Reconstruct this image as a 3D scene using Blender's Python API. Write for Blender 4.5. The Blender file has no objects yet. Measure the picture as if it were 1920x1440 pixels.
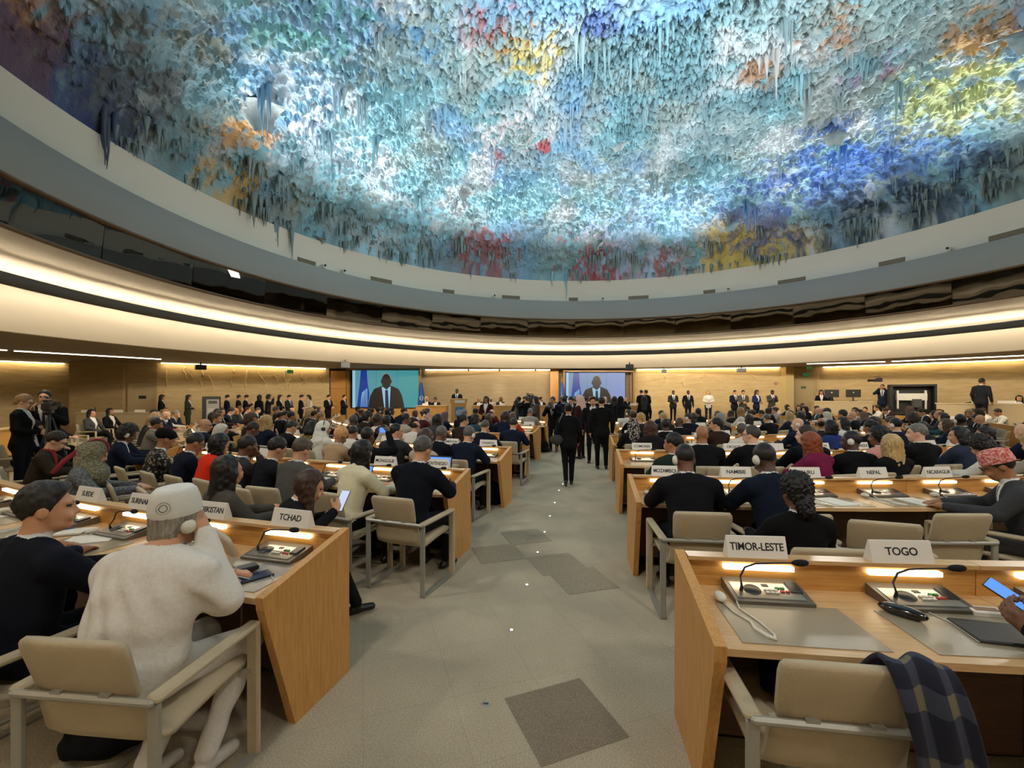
import bpy, bmesh, math, random
import numpy as np
from mathutils import Vector, Matrix
random.seed(7); RNG = np.random.default_rng(7)
PI = math.pi
SC = bpy.context.scene
COL = SC.collection
# ---------------------------------------------------------------- camera, world, lights, exposure
CAM_H = 1.75; FPX = 815.0; HOR = 742.0
cam = bpy.data.cameras.new('camera'); co = bpy.data.objects.new('camera', cam); COL.objects.link(co)
co.location = (0, 0, CAM_H); co.rotation_euler = (PI/2, 0, 0)
cam.sensor_width = 36; cam.lens = FPX/1920*36; cam.shift_y = (HOR-720)/1920.0; cam.clip_start = .05
SC.camera = co
w = bpy.data.worlds.new('world'); SC.world = w; w.use_nodes = True
w.node_tree.nodes['Background'].inputs[0].default_value = (.9, .93, 1, 1)
w.node_tree.nodes['Background'].inputs[1].default_value = .05
SC.view_settings.view_transform = 'Standard'; SC.view_settings.look = 'None'
SC.view_settings.exposure = -0.08; SC.view_settings.gamma = 1; SC.view_settings.use_curve_mapping = False
try:
    c_ = SC.cycles; c_.use_denoising = True; c_.sample_clamp_indirect = 4.0; c_.use_adaptive_sampling = True; c_.adaptive_threshold = .03; c_.max_bounces = 6; c_.diffuse_bounces = 3; c_.glossy_bounces = 3; c_.transparent_max_bounces = 6; c_.caustics_reflective = False; c_.caustics_refractive = False
except Exception: pass
RC = (3.15, 9.56)                      # centre of the round hall
def area(name, loc, target, energy, size, color, spread=PI, size_y=None):
    l = bpy.data.lights.new(name, 'AREA'); l.energy = energy; l.color = color; l.size = size
    if size_y: l.shape = 'RECTANGLE'; l.size_y = size_y
    l.spread = spread
    o = bpy.data.objects.new(name, l); COL.objects.link(o); o.location = loc
    d = Vector(target)-Vector(loc); o.rotation_euler = d.to_track_quat('-Z', 'Y').to_euler(); o['kind'] = 'helper'
    return o
N_FLOOD = 14
for i in range(N_FLOOD):               # floodlights on the ledge: one head up to the dome, one down to the seats
    a = 2*PI*(i+.5)/N_FLOOD
    x, y = RC[0]+11.5*math.cos(a), RC[1]+11.5*math.sin(a)
    area('dome_flood_and_fill', (x, y, 6.6), (RC[0]+6.2*math.cos(a), RC[1]+6.2*math.sin(a), 11.0), *((32, .4, (.94, .98, 1.0), 1.3) if math.sin(a) < -.2 else (165, 3.2, (.94, .98, 1.0), 1.5, .4)))
    if math.sin(a) < -.2: area('dome_flood_and_fill', (x, y, 6.6), (RC[0]-4*math.cos(a), RC[1]-4*math.sin(a), 11.2), 88, .5, (.94, .98, 1.0), 1.0)  # near-side fill added to brighten the crown and far side of the dome
    area('seat_floodlight', (x, y, 6.5), (RC[0]+3.5*math.cos(a), RC[1]+3.5*math.sin(a), .5), 52, .6, (1.0, .95, .87), 1.9)
# ---------------------------------------------------------------- helpers
def lin(c):
    if isinstance(c, str):
        c = c.lstrip('#'); c = [int(c[i:i+2], 16)/255 for i in (0, 2, 4)]
    return tuple(((v/12.92) if v <= .04045 else ((v+.055)/1.055)**2.4) for v in c[:3])
MATS = {}
def nodes(m):
    m.use_nodes = True; return m.node_tree.nodes, m.node_tree.links, m.node_tree.nodes['Principled BSDF']
def mat(name, col='#808080', rough=.6, metal=0, bump=0, bscale=40, var=0, vscale=8, emit=0, ecol=None, stretch=None, spec=.5, coat=0, sheen=0):
    if name in MATS: return MATS[name]
    m = bpy.data.materials.new(name); n, l, b = nodes(m); c = lin(col)
    b.inputs['Base Color'].default_value = (*c, 1); b.inputs['Roughness'].default_value = rough; b.inputs['Metallic'].default_value = metal
    b.inputs['Specular IOR Level'].default_value = spec
    if sheen: b.inputs['Sheen Weight'].default_value = sheen
    if coat: b.inputs['Coat Weight'].default_value = coat; b.inputs['Coat Roughness'].default_value = .15
    if emit:
        b.inputs['Emission Color'].default_value = (*lin(ecol or col), 1); b.inputs['Emission Strength'].default_value = emit
    if var or bump:
        tc = n.new('ShaderNodeTexCoord'); mp = n.new('ShaderNodeMapping'); l.new(tc.outputs['Object'], mp.inputs[0])
        if stretch: mp.inputs['Scale'].default_value = stretch
    if var:
        t = n.new('ShaderNodeTexNoise'); t.inputs['Scale'].default_value = vscale; t.inputs['Detail'].default_value = 5; l.new(mp.outputs[0], t.inputs[0])
        r = n.new('ShaderNodeValToRGB'); r.color_ramp.elements[0].position = .3; r.color_ramp.elements[1].position = .7
        r.color_ramp.elements[0].color = (*[max(0, v*(1-var)) for v in c], 1); r.color_ramp.elements[1].color = (*[min(1, v*(1+var)) for v in c], 1)
        l.new(t.outputs[0], r.inputs[0]); l.new(r.outputs[0], b.inputs['Base Color'])
    if bump:
        t = n.new('ShaderNodeTexNoise'); t.inputs['Scale'].default_value = bscale; t.inputs['Detail'].default_value = 4; l.new(mp.outputs[0], t.inputs[0])
        bp = n.new('ShaderNodeBump'); bp.inputs['Strength'].default_value = min(1, bump); bp.inputs['Distance'].default_value = .02*max(1, bump)
        l.new(t.outputs[0], bp.inputs['Height']); l.new(bp.outputs[0], b.inputs['Normal'])
    MATS[name] = m; return m
def tag(o, label=None, cat=None, group=None, kind=None):
    if label: o['label'] = label
    if cat: o['category'] = cat
    if group: o['group'] = group
    if kind: o['kind'] = kind
    return o
def link(name, data, parent=None, loc=None, rz=None, mats=None):
    o = bpy.data.objects.new(name, data); COL.objects.link(o)
    if parent is not None: o.parent = parent
    if loc is not None: o.location = loc
    if rz is not None: o.rotation_euler = (0, 0, rz) if not isinstance(rz, tuple) else rz
    return o
def empty(name, loc, rz=0, label=None, cat=None, group=None):
    o = link(name, None, None, loc, rz); o.empty_display_size = .1
    return tag(o, label, cat, group)
class MB:
    def __init__(s): s.v = []; s.f = []; s.m = []; s.sm = []
    def add(s, vs, fs, mi=0, smooth=False):
        o = len(s.v); s.v += [tuple(v) for v in vs]; s.f += [tuple(i+o for i in f) for f in fs]; s.m += [mi]*len(fs); s.sm += [smooth]*len(fs); return s
    def box(s, c, d, mi=0, rot=None, ch=0):
        x, y, z = d[0]/2, d[1]/2, d[2]/2
        if ch <= 0:
            vs = [(-x,-y,-z),(x,-y,-z),(x,y,-z),(-x,y,-z),(-x,-y,z),(x,-y,z),(x,y,z),(-x,y,z)]
            fs = [(3,2,1,0),(4,5,6,7),(0,1,5,4),(1,2,6,5),(2,3,7,6),(3,0,4,7)]
        else:
            vs = []; k = min(ch, x*.99, y*.99, z*.99)
            def ring(zz, xi, yi, kk):
                return [(-xi+kk,-yi,zz),(xi-kk,-yi,zz),(xi,-yi+kk,zz),(xi,yi-kk,zz),(xi-kk,yi,zz),(-xi+kk,yi,zz),(-xi,yi-kk,zz),(-xi,-yi+kk,zz)]
            vs = ring(-z,x-k,y-k,k*.4)+ring(-z+k,x,y,k)+ring(z-k,x,y,k)+ring(z,x-k,y-k,k*.4)
            fs = [tuple(range(7,-1,-1)), tuple(range(24,32))]
            for a in (0,8,16):
                for i in range(8): j = (i+1)%8; fs.append((a+i,a+j,a+8+j,a+8+i))
        if rot is not None: vs = [rot@Vector(v) for v in vs]
        vs = [(v[0]+c[0], v[1]+c[1], v[2]+c[2]) for v in vs]
        return s.add(vs, fs, mi)
    def tube(s, pts, r, n=8, mi=0, caps=True, flat=None):
        pts = [Vector(p) for p in pts]; rs = r if isinstance(r, (list, tuple)) else [r]*len(pts); vs = []; fs = []
        up = Vector((0, 0, 1))
        for i, p in enumerate(pts):
            t = (pts[min(i+1, len(pts)-1)]-pts[max(i-1, 0)]).normalized()
            a = t.cross(up) if abs(t.dot(up)) < .95 else t.cross(Vector((1, 0, 0)))
            a.normalize(); b = a.cross(t)
            for k in range(n):
                an = 2*PI*k/n; vs.append(p+a*math.cos(an)*rs[i]+b*math.sin(an)*rs[i]*(flat or 1))
        for i in range(len(pts)-1):
            for k in range(n): fs.append((i*n+k, i*n+(k+1)%n, (i+1)*n+(k+1)%n, (i+1)*n+k))
        if caps: fs += [tuple(range(n-1, -1, -1)), tuple(range((len(pts)-1)*n, len(pts)*n))]
        return s.add(vs, fs, mi, True)
    def lathe(s, prof, c=(0,0,0), n=16, mi=0, a0=0, a1=2*PI, smooth=True, rot=None):
        full = abs(a1-a0-2*PI) < 1e-6; m = n if full else n+1; vs = []; fs = []
        for k in range(m):
            a = a0+(a1-a0)*k/n
            for r, z in prof:
                v = Vector((r*math.cos(a), r*math.sin(a), z))
                if rot is not None: v = rot@v
                vs.append((c[0]+v[0], c[1]+v[1], c[2]+v[2]))
        q = len(prof)
        for k in range(n):
            k2 = (k+1)%m
            for i in range(q-1): fs.append((k*q+i, k2*q+i, k2*q+i+1, k*q+i+1))
        return s.add(vs, fs, mi, smooth)
    def ball(s, c, r, n=10, mi=0, rot=None):
        r = r if isinstance(r, (tuple, list)) else (r, r, r); vs = []; fs = []; h = max(4, n//2+1)
        for i in range(h+1):
            p = PI*i/h
            for k in range(n):
                a = 2*PI*k/n; v = Vector((r[0]*math.sin(p)*math.cos(a), r[1]*math.sin(p)*math.sin(a), r[2]*math.cos(p)))
                if rot is not None: v = rot@v
                vs.append((c[0]+v[0], c[1]+v[1], c[2]+v[2]))
        for i in range(h):
            for k in range(n): fs.append((i*n+k, (i+1)*n+k, (i+1)*n+(k+1)%n, i*n+(k+1)%n))
        return s.add(vs, fs, mi, True)
    def prism(s, poly, axis, a, b, mi=0):
        """extrude a 2-D polygon along axis (0 x, 1 y, 2 z) from a to b"""
        n = len(poly); vs = []
        for t in (a, b):
            for p, q in poly: vs.append({0: (t, p, q), 1: (p, t, q), 2: (p, q, t)}[axis])
        fs = [tuple(range(n-1, -1, -1)), tuple(range(n, 2*n))]+[(i, (i+1)%n, n+(i+1)%n, n+i) for i in range(n)]
        return s.add(vs, fs, mi)
    def mesh(s, name, mats):
        me = bpy.data.meshes.new(name); me.from_pydata(s.v, [], s.f)
        for m in (mats if isinstance(mats, (list, tuple)) else [mats]): me.materials.append(m)
        me.polygons.foreach_set('material_index', s.m); me.polygons.foreach_set('use_smooth', s.sm)
        bm = bmesh.new(); bm.from_mesh(me); bmesh.ops.recalc_face_normals(bm, faces=bm.faces); bm.to_mesh(me); bm.free(); me.update()
        return me
    def obj(s, name, mats, parent=None, loc=None, rz=None): return link(name, s.mesh(name, mats), parent, loc, rz)
def rx(a): return Matrix.Rotation(a, 3, 'X')
def ry(a): return Matrix.Rotation(a, 3, 'Y')
def rz_(a): return Matrix.Rotation(a, 3, 'Z')
def px_of(x, y): return 960+FPX*x/max(y, .01)
def py_of(z, y): return HOR-(z-CAM_H)*FPX/max(y, .01)
def at_floor(px, py, z=0):
    d = (CAM_H-z)*FPX/(py-HOR); return ((px-960)/FPX*d, d)
ORD = ['', 'first', 'second', 'third', 'fourth', 'fifth', 'sixth', 'seventh', 'eighth', 'ninth', 'tenth', 'eleventh', 'twelfth', 'thirteenth', 'fourteenth', 'fifteenth', 'sixteenth', 'seventeenth', 'eighteenth', 'nineteenth', 'twentieth']
def ordw(i): return ORD[i] if i < 21 else 'twenty-'+ORD[i-20] if i < 30 else ('thirtieth' if i == 30 else 'thirty-'+ORD[i-30])
# ---------------------------------------------------------------- materials
def wood(name, c1, c2, rough=.42, sc=(1, 1, 1)):
    m = bpy.data.materials.new(name); n, l, b = nodes(m); MATS[name] = m
    tc = n.new('ShaderNodeTexCoord'); mp = n.new('ShaderNodeMapping'); mp.inputs['Scale'].default_value = sc; l.new(tc.outputs['Object'], mp.inputs[0])
    t = n.new('ShaderNodeTexNoise'); t.inputs['Scale'].default_value = 14; t.inputs['Detail'].default_value = 6; t.inputs['Distortion'].default_value = .6; l.new(mp.outputs[0], t.inputs[0])
    r = n.new('ShaderNodeValToRGB'); r.color_ramp.elements[0].position = .32; r.color_ramp.elements[1].position = .68
    r.color_ramp.elements[0].color = (*lin(c1), 1); r.color_ramp.elements[1].color = (*lin(c2), 1)
    l.new(t.outputs[0], r.inputs[0]); l.new(r.outputs[0], b.inputs['Base Color']); b.inputs['Roughness'].default_value = rough
    return m
W_V = wood('oak_vertical', '#b5813f', '#cd9a55', .45, (6, 6, .35))
W_H = wood('oak_horizontal', '#b5813f', '#cf9d58', .4, (.35, 6, 6))
W_TOP = wood('oak_top', '#c39a66', '#d6b183', .3, (.35, 5, 5))
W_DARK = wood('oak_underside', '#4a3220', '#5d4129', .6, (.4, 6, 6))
M_LEATHER = mat('beige_leather', '#b3a386', .55, bump=.25, bscale=180, var=.08, vscale=5)
M_STEEL = mat('grey_painted_steel', '#9a978c', .4, .3)
M_BLACK = mat('black_plastic', '#151414', .45)
M_DARKGREY = mat('dark_grey_plastic', '#3b3a38', .45)
M_UNIT = mat('unit_grey_metal', '#6d675e', .38, .5)
M_WHITE = mat('white_card', '#e6dfd4', .6)
M_WHITEP = mat('white_plastic', '#d9d4c6', .4)
M_CREAM = mat('cream_plaster', '#d8cdb9', .85, bump=.05, bscale=60)
M_FASCIA = mat('grey_fascia', '#94918a', .8)
M_SOFFIT = mat('brown_soffit', '#8f7f66', .8)
M_TRIM = mat('bronze_trim', '#6a5138', .5)
M_GLOW = mat('warm_light_strip', '#fff3d8', emit=62, ecol='#fff0d6')
M_DESKGLOW = mat('desk_led', '#fff6dd', emit=5, ecol='#fff0cf')
M_DESKGLOWF = mat('desk_led_far', '#fff6dd', emit=5, ecol='#fff0cf'); M_DESKGLOWF.cycles.emission_sampling = 'NONE'
M_FLOORGLOW = mat('floor_led', '#ffffff', emit=9, ecol='#fff4e0')
M_FLOORGLOW.cycles.emission_sampling = 'NONE'
# ---------------------------------------------------------------- the setting
def struct(name, mb, mats, parent=None):
    o = mb.obj(name, mats, parent)
    if parent is None: o['kind'] = 'structure'
    return o
def carpet_mat():
    m = bpy.data.materials.new('carpet'); n, l, b = nodes(m)
    tc = n.new('ShaderNodeTexCoord')
    t = n.new('ShaderNodeTexNoise'); t.inputs['Scale'].default_value = 1.1; t.inputs['Detail'].default_value = 8; l.new(tc.outputs['Object'], t.inputs[0])
    r = n.new('ShaderNodeValToRGB'); r.color_ramp.elements[0].color = (*lin('#b0a38c'), 1); r.color_ramp.elements[1].color = (*lin('#c3b59c'), 1)
    r.color_ramp.elements[0].position = .3; r.color_ramp.elements[1].position = .7; l.new(t.outputs[0], r.inputs[0])
    f = n.new('ShaderNodeTexNoise'); f.inputs['Scale'].default_value = 130; f.inputs['Detail'].default_value = 3; l.new(tc.outputs['Object'], f.inputs[0])
    mx = n.new('ShaderNodeMix'); mx.data_type = 'RGBA'; mx.blend_type = 'OVERLAY'; mx.inputs[0].default_value = .5
    fr = n.new('ShaderNodeValToRGB'); fr.color_ramp.elements[0].position = .36; fr.color_ramp.elements[1].position = .62; fr.color_ramp.elements[0].color = (.62, .62, .62, 1); l.new(f.outputs['Fac'], fr.inputs[0])
    mx.blend_type = 'MULTIPLY'; mx.inputs[0].default_value = .8
    mp = n.new('ShaderNodeMapping'); mp.inputs['Rotation'].default_value = (0, 0, -.33); mp.inputs['Scale'].default_value = (2, 2, 1); l.new(tc.outputs['Object'], mp.inputs[0]); bt = n.new('ShaderNodeTexBrick'); bt.offset = 0; bt.inputs['Scale'].default_value = 1; bt.inputs['Brick Width'].default_value = 1; bt.inputs['Row Height'].default_value = 1; bt.inputs['Mortar Size'].default_value = .006; bt.inputs['Color1'].default_value = (1, 1, 1, 1); bt.inputs['Color2'].default_value = (.97, .97, .97, 1); bt.inputs['Mortar'].default_value = (.87, .87, .87, 1); l.new(mp.outputs[0], bt.inputs[0])
    m2 = n.new('ShaderNodeMix'); m2.data_type = 'RGBA'; m2.blend_type = 'MULTIPLY'; m2.inputs[0].default_value = 1; l.new(r.outputs[0], m2.inputs[6]); l.new(bt.outputs['Color'], m2.inputs[7])
    l.new(m2.outputs[2], mx.inputs[6]); l.new(fr.outputs[0], mx.inputs[7]); l.new(mx.outputs[2], b.inputs['Base Color'])
    b.inputs['Roughness'].default_value = .95; b.inputs['Specular IOR Level'].default_value = .15
    bp = n.new('ShaderNodeBump'); bp.inputs['Strength'].default_value = .5; bp.inputs['Distance'].default_value = .01; l.new(f.outputs[0], bp.inputs['Height']); l.new(bp.outputs[0], b.inputs['Normal'])
    return m
fl = struct('floor', MB().box((0, 9, -.05), (70, 56, .1)), carpet_mat())
tag(fl, 'beige grey loop pile carpet over the whole hall')
M_TILE = mat('dark_carpet_tile', '#8a7d6c', .95, var=.3, vscale=130, bump=.5, bscale=240, spec=.1)
M_TILE2 = mat('mid_carpet_tile', '#9f937f', .95, var=.3, vscale=130, bump=.5, bscale=240, spec=.1)
TZ = [0]
def tile(cx, cy, size, ang, m):
    TZ[0] += .0007; MB().box((0, 0, .0005+TZ[0]/2), (size, size, .001+TZ[0])).obj('carpet_tile', m, fl, (cx, cy, 0), ang)
tile(.279, 2.37, .5, .375, M_TILE)
for x, y, a in ((.466, 4.53, .30), (.667, 4.13, .30), (-.15, 4.83, .30), (.17, 5.40, .30)): tile(x, y, .5, a, M_TILE2)
# floor lights and outlet
for i, (px, py) in enumerate(((959, 1182), (988, 1097), (1008, 1036), (1021, 998), (1031, 968), (1040, 943), (1048, 920), (1055, 908))):
    x, y = at_floor(px, py)
    e = empty('floor_light', (x, y, 0), 0, 'small round floor light sunk in the carpet, %s along the aisle from the camera' % ordw(i+1), 'light', 'aisle floor lights')
    MB().lathe([(0, .004), (.019, .005), (.024, 0)], n=14).obj('rim', M_STEEL, e)
    MB().lathe([(0, .009), (.009, .008), (.012, .003)], n=10).obj('lens', M_FLOORGLOW, e)
x, y = at_floor(911, 1320)
e = empty('floor_outlet', (x, y, 0), 0, 'small round metal floor outlet sunk in the carpet of the aisle', 'outlet')
MB().lathe([(0, .002), (.026, .004), (.03, 0)], n=18).obj('cover', M_STEEL, e)
MB().box((0, 0, .0035), (.03, .012, .004)).obj('flap', M_DARKGREY, e)
# walls: plan polyline seen from the camera, continued round behind it
def stucco(name, col, col2):
    m = bpy.data.materials.new(name); n, l, b = nodes(m); tc = n.new('ShaderNodeTexCoord')
    mp = n.new('ShaderNodeMapping'); mp.inputs['Scale'].default_value = (.6, .6, 3.2); l.new(tc.outputs['Object'], mp.inputs[0])
    t = n.new('ShaderNodeTexNoise'); t.inputs['Scale'].default_value = 2.2; t.inputs['Detail'].default_value = 9; t.inputs['Roughness'].default_value = .65; l.new(mp.outputs[0], t.inputs[0])
    r = n.new('ShaderNodeValToRGB'); r.color_ramp.elements[0].color = (*lin(col), 1); r.color_ramp.elements[1].color = (*lin(col2), 1)
    r.color_ramp.elements[0].position = .3; r.color_ramp.elements[1].position = .72
    l.new(t.outputs[0], r.inputs[0]); l.new(r.outputs[0], b.inputs['Base Color']); b.inputs['Roughness'].default_value = .8
    bp = n.new('ShaderNodeBump'); bp.inputs['Strength'].default_value = .5; bp.inputs['Distance'].default_value = .05; l.new(t.outputs[0], bp.inputs['Height']); l.new(bp.outputs[0], b.inputs['Normal'])
    return m
M_STUCCO = stucco('ochre_stucco', '#b89c6c', '#cfb88a')
M_STUCCO2 = stucco('ochre_stucco_plain', '#a88d60', '#b99f70')
M_FRONT = stucco('taupe_front_panels', '#907d60', '#9c896a')
ZS = 3.35
def wall(name, pts, m, h=ZS+.05, th=.25):
    mb = MB()
    for (x0, y0), (x1, y1) in zip(pts[:-1], pts[1:]):
        d = math.hypot(x1-x0, y1-y0); a = math.atan2(y1-y0, x1-x0)
        nx, ny = -math.sin(a), math.cos(a)
        mb.box(((x0+x1)/2+nx*th/2, (y0+y1)/2+ny*th/2, h/2), (d+.02, th, h), rot=rz_(a))
    return struct(name, mb, m)
tag(wall('wall_left', [(-18.25, 20.55), (-17.1, 20.95), (-10.75, 25.55)], M_STUCCO), 'ochre stucco side wall with raised root-like relief')
tag(wall('wall_left_recess', [(-27.5, 14.5), (-25.5, 17.0), (-22.0, 21.6), (-20.4, 23.5)], M_STUCCO), 'brightly washed ochre wall of the recess by the camera platform')
tag(wall('wall_front', [(-10.7, 26.5), (7.8, 26.5)], M_FRONT), 'taupe panelled wall behind the podium')
tag(wall('wall_right', [(7.2, 26.35), (15.2, 24.25)], M_STUCCO), 'ochre stucco wall between the podium screen and the pillar')
tag(wall('wall_right_bay', [(15.6, 24.9), (17.2, 24.3), (22.6, 18.9), (26.5, 12.0), (27.5, 2.0), (24, -7), (14, -13), (0, -14.5), (-12, -12), (-22, -5), (-27, 4), (-27.5, 14.5)], M_STUCCO), 'long ochre stucco wall of the bay beside the exit door')
o = struct('wall_left_pillar', MB().box((0, 0, ZS/2), (2.35, .5, ZS)), M_STUCCO2); o.location = (-19.4, 20.5, 0); o.rotation_euler = (0, 0, .08); tag(o, 'broad plain projecting wall pier between recess and door')
o = struct('pillar', MB().box((0, 0, ZS/2), (.42, .5, ZS)), mat('pale_pillar', '#c9b27c', .8)); o.location = (15.25, 24.1, 0); tag(o, 'pale square pillar between two stretches of stucco wall')
# root-like relief on the left wall, one rib per piece
M_RELIEF = mat('relief_plaster', '#d6bd8a', .8)
def relief(wl, x0, y0, x1, y1, items, seed):
    rr = random.Random(seed); a = math.atan2(y1-y0, x1-x0); nx, ny = math.sin(a), -math.cos(a)
    for t, z0, z1, r in items:
        pts = []; k = 7; s = t
        for i in range(k):
            s += rr.uniform(-.012, .012); z = z0+(z1-z0)*i/(k-1)
            pts.append((x0+(x1-x0)*s+nx*.015, y0+(y1-y0)*s+ny*.015, z))
        MB().tube(pts, [r*(.5+.5*math.sin(PI*(i+.6)/k)) for i in range(k)], 6).obj('relief_root', M_RELIEF, wl)
relief(bpy.data.objects['wall_left'], -17.1, 20.95, -10.75, 25.55, [(.05, 3.0, 1.9, .03), (.13, 3.2, 2.5, .05), (.16, 3.0, 2.6, .03), (.23, 3.1, 2.2, .06), (.25, 2.8, 2.1, .04), (.38, 3.2, 2.2, .04), (.47, 3.1, 2.1, .05), (.53, 3.0, 2.3, .04), (.62, 2.9, 2.4, .04), (.71, 3.15, 2.1, .06), (.74, 2.7, 2.0, .04), (.82, 3.0, 2.4, .05), (.85, 2.8, 2.3, .04), (.95, 3.0, 2.5, .04)], 3)
relief(bpy.data.objects['wall_right'], 7.2, 26.35, 15.2, 24.25, [(.1, 2.9, 2.6, .03), (.22, 3.1, 2.5, .04), (.37, 2.9, 2.3, .04), (.5, 3.0, 2.75, .03), (.63, 2.9, 2.2, .03), (.8, 3.0, 2.6, .03)], 5)
# podium wall joints
for x in (-4.6, -1.6, 1.4): MB().box((x, 26.49, 1.7), (.03, .03, 3.3)).obj('panel_joint', M_SOFFIT, bpy.data.objects['wall_front'])
# round hall bands
def ring(name, prof, m, label, n=160, extra=None):
    mb = MB().lathe(prof, (RC[0], RC[1], 0), n); o = struct(name, mb, m); tag(o, label); return o
NS = 160
ring('ceiling_soffit', [(34, ZS), (15.85, ZS), (15.8, ZS-.02), (15.75, ZS+.02)], M_SOFFIT, 'brown flat ceiling under the gallery')
ring('trim_1', [(15.78, ZS), (15.5, 3.46), (15.1, 3.62), (14.6, 3.79), (14.1, 3.93), (13.6, 4.06), (13.25, 4.15), (13.08, 4.2)], M_CREAM, 'lower cream band of the gallery washed by warm light')
ring('trim_2', [(12.62, 3.80), (12.50, 3.79), (12.46, 3.81), (12.46, 3.99), (12.50, 4.01), (12.62, 4.0), (12.62, 3.92), (12.9, 3.90), (12.9, 3.88), (12.62, 3.89), (12.62, 3.80)], mat('shadow_gap_fin', '#5a544b', .7), 'narrow dark fin between the two lit cream bands')  # rear shelf added to keep the lower lamp's light off the upper band
ring('trim_3', [(13.08, 4.18), (12.98, 4.24), (12.8, 4.33), (12.55, 4.43), (12.3, 4.54), (12.1, 4.65)], M_CREAM, 'upper cream band of the gallery washed by warm light')
ring('trim_4', [(12.1, 4.64), (12.05, 4.66), (12.05, 4.71), (12.25, 4.71)], M_TRIM, 'thin bronze sill below the gallery glass')
ring('trim_5', [(12.25, 5.5), (11.98, 5.5), (11.96, 5.53), (11.97, 5.56)], M_TRIM, 'thin bronze trim above the gallery glass')
ring('trim_6', [(11.97, 5.55), (11.9, 6.42), (11.97, 6.44)], M_FASCIA, 'smooth grey fascia band above the gallery glass')
ring('trim_7', [(11.95, 6.43), (12.2, 6.47), (12.24, 6.9), (12.22, 7.5)], M_CREAM, 'cream cornice below the painted dome')
for nm_, z0_, z1_, m_, lb_ in (('cove_lamp', 3.925, 3.985, M_GLOW, 'upper'), ('cove_lamp', 3.81, 3.88, mat('warm_light_strip_low', '#fff3d8', emit=230, ecol='#fff0d6'), 'lower')):
    cl = ring(nm_, [(12.645, z0_), (12.645, z1_)], m_, 'continuous warm cove lamp behind the dark fin lighting the %s cream band' % lb_, 72); cl['kind'] = 'thing'; cl['category'] = 'light'
# gallery glass, one pane per bay, booths behind
def glass_mat():
    m = bpy.data.materials.new('dark_gallery_glass'); m.use_nodes = True; n, l = m.node_tree.nodes, m.node_tree.links
    n.remove(n['Principled BSDF']); out = n['Material Output']
    tr = n.new('ShaderNodeBsdfTransparent'); tr.inputs[0].default_value = (.5, .5, .48, 1)
    gl = n.new('ShaderNodeBsdfGlossy'); gl.inputs['Roughness'].default_value = .015; gl.inputs[0].default_value = (.95, .92, .86, 1)
    fr = n.new('ShaderNodeFresnel'); fr.inputs[0].default_value = 2.1
    tc = n.new('ShaderNodeTexCoord'); t = n.new('ShaderNodeTexNoise'); t.inputs['Scale'].default_value = .8; l.new(tc.outputs['Object'], t.inputs[0])
    bp = n.new('ShaderNodeBump'); bp.inputs['Strength'].default_value = .12; bp.inputs['Distance'].default_value = .05; l.new(t.outputs[0], bp.inputs['Height']); l.new(bp.outputs[0], gl.inputs['Normal'])
    mx = n.new('ShaderNodeMixShader'); l.new(fr.outputs[0], mx.inputs[0]); l.new(tr.outputs[0], mx.inputs[1]); l.new(gl.outputs[0], mx.inputs[2]); l.new(mx.outputs[0], out.inputs[0])
    return m
M_GLASS = glass_mat()
gal = empty('window_gallery', (RC[0], RC[1], 4.7)); gal['kind'] = 'structure'; gal['label'] = 'curved glazing of the interpreters gallery'
NP = 32; chord = 2*12.16*math.sin(PI/NP)
pm = MB().box((0, 0, .4), (chord-.02, .012, .8)).mesh('pane', M_GLASS)
for i in range(NP):
    a = 2*PI*(i+.5)/NP; p_ = link('pane', pm, gal, (12.14*math.cos(a), 12.14*math.sin(a), 0)); p_.rotation_euler = (.112, 0, a-PI/2)
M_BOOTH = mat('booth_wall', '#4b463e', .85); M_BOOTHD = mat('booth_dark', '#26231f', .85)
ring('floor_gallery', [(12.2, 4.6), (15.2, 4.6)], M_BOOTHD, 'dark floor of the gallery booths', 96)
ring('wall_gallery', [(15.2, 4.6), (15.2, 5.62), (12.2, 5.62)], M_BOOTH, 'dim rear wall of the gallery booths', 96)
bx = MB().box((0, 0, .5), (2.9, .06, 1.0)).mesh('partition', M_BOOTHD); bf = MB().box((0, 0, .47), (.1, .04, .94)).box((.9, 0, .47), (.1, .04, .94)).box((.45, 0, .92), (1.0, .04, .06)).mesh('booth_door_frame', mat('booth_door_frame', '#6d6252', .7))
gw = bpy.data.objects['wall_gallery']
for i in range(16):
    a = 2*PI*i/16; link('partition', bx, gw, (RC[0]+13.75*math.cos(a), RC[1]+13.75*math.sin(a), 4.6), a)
    a += .16; link('booth_door_frame', bf, gw, (RC[0]+15.1*math.cos(a), RC[1]+15.1*math.sin(a), 4.6), a+PI/2)
# ventilation grilles and little cameras along the fascia
def on_ring(px, R):
    m = (px-960)/FPX; a = m*m+1; b = -2*(m*RC[0]+RC[1]); c = RC[0]**2+RC[1]**2-R*R
    d = (-b+math.sqrt(b*b-4*a*c))/(2*a); return (m*d, d)
M_GRILLE = mat('grille_dark', '#5f584c', .6)
for i, (px, wd) in enumerate(((575, .7), (715, .95), (841, .55), (958, .9), (1075, .45), (1197, .95), (1330, .5), (1484, 1.0), (1672, .75), (1890, .85))):
    x, y = on_ring(px, 12.2); a = math.atan2(y-RC[1], x-RC[0])+PI/2
    g = empty('ventilation_grille', (x, y, 6.5), a, 'dark ventilation grille at the foot of the cream cornice, %s from the left' % ordw(i+1), 'grille', 'cornice grilles')
    MB().box((0, -.0, .08), (wd, .05, .16)).obj('frame', M_GRILLE, g)
    for k in range(5): MB().box((0, .03, .025+.027*k), (wd-.04, .02, .012)).obj('louvre', M_SOFFIT, g)
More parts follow.
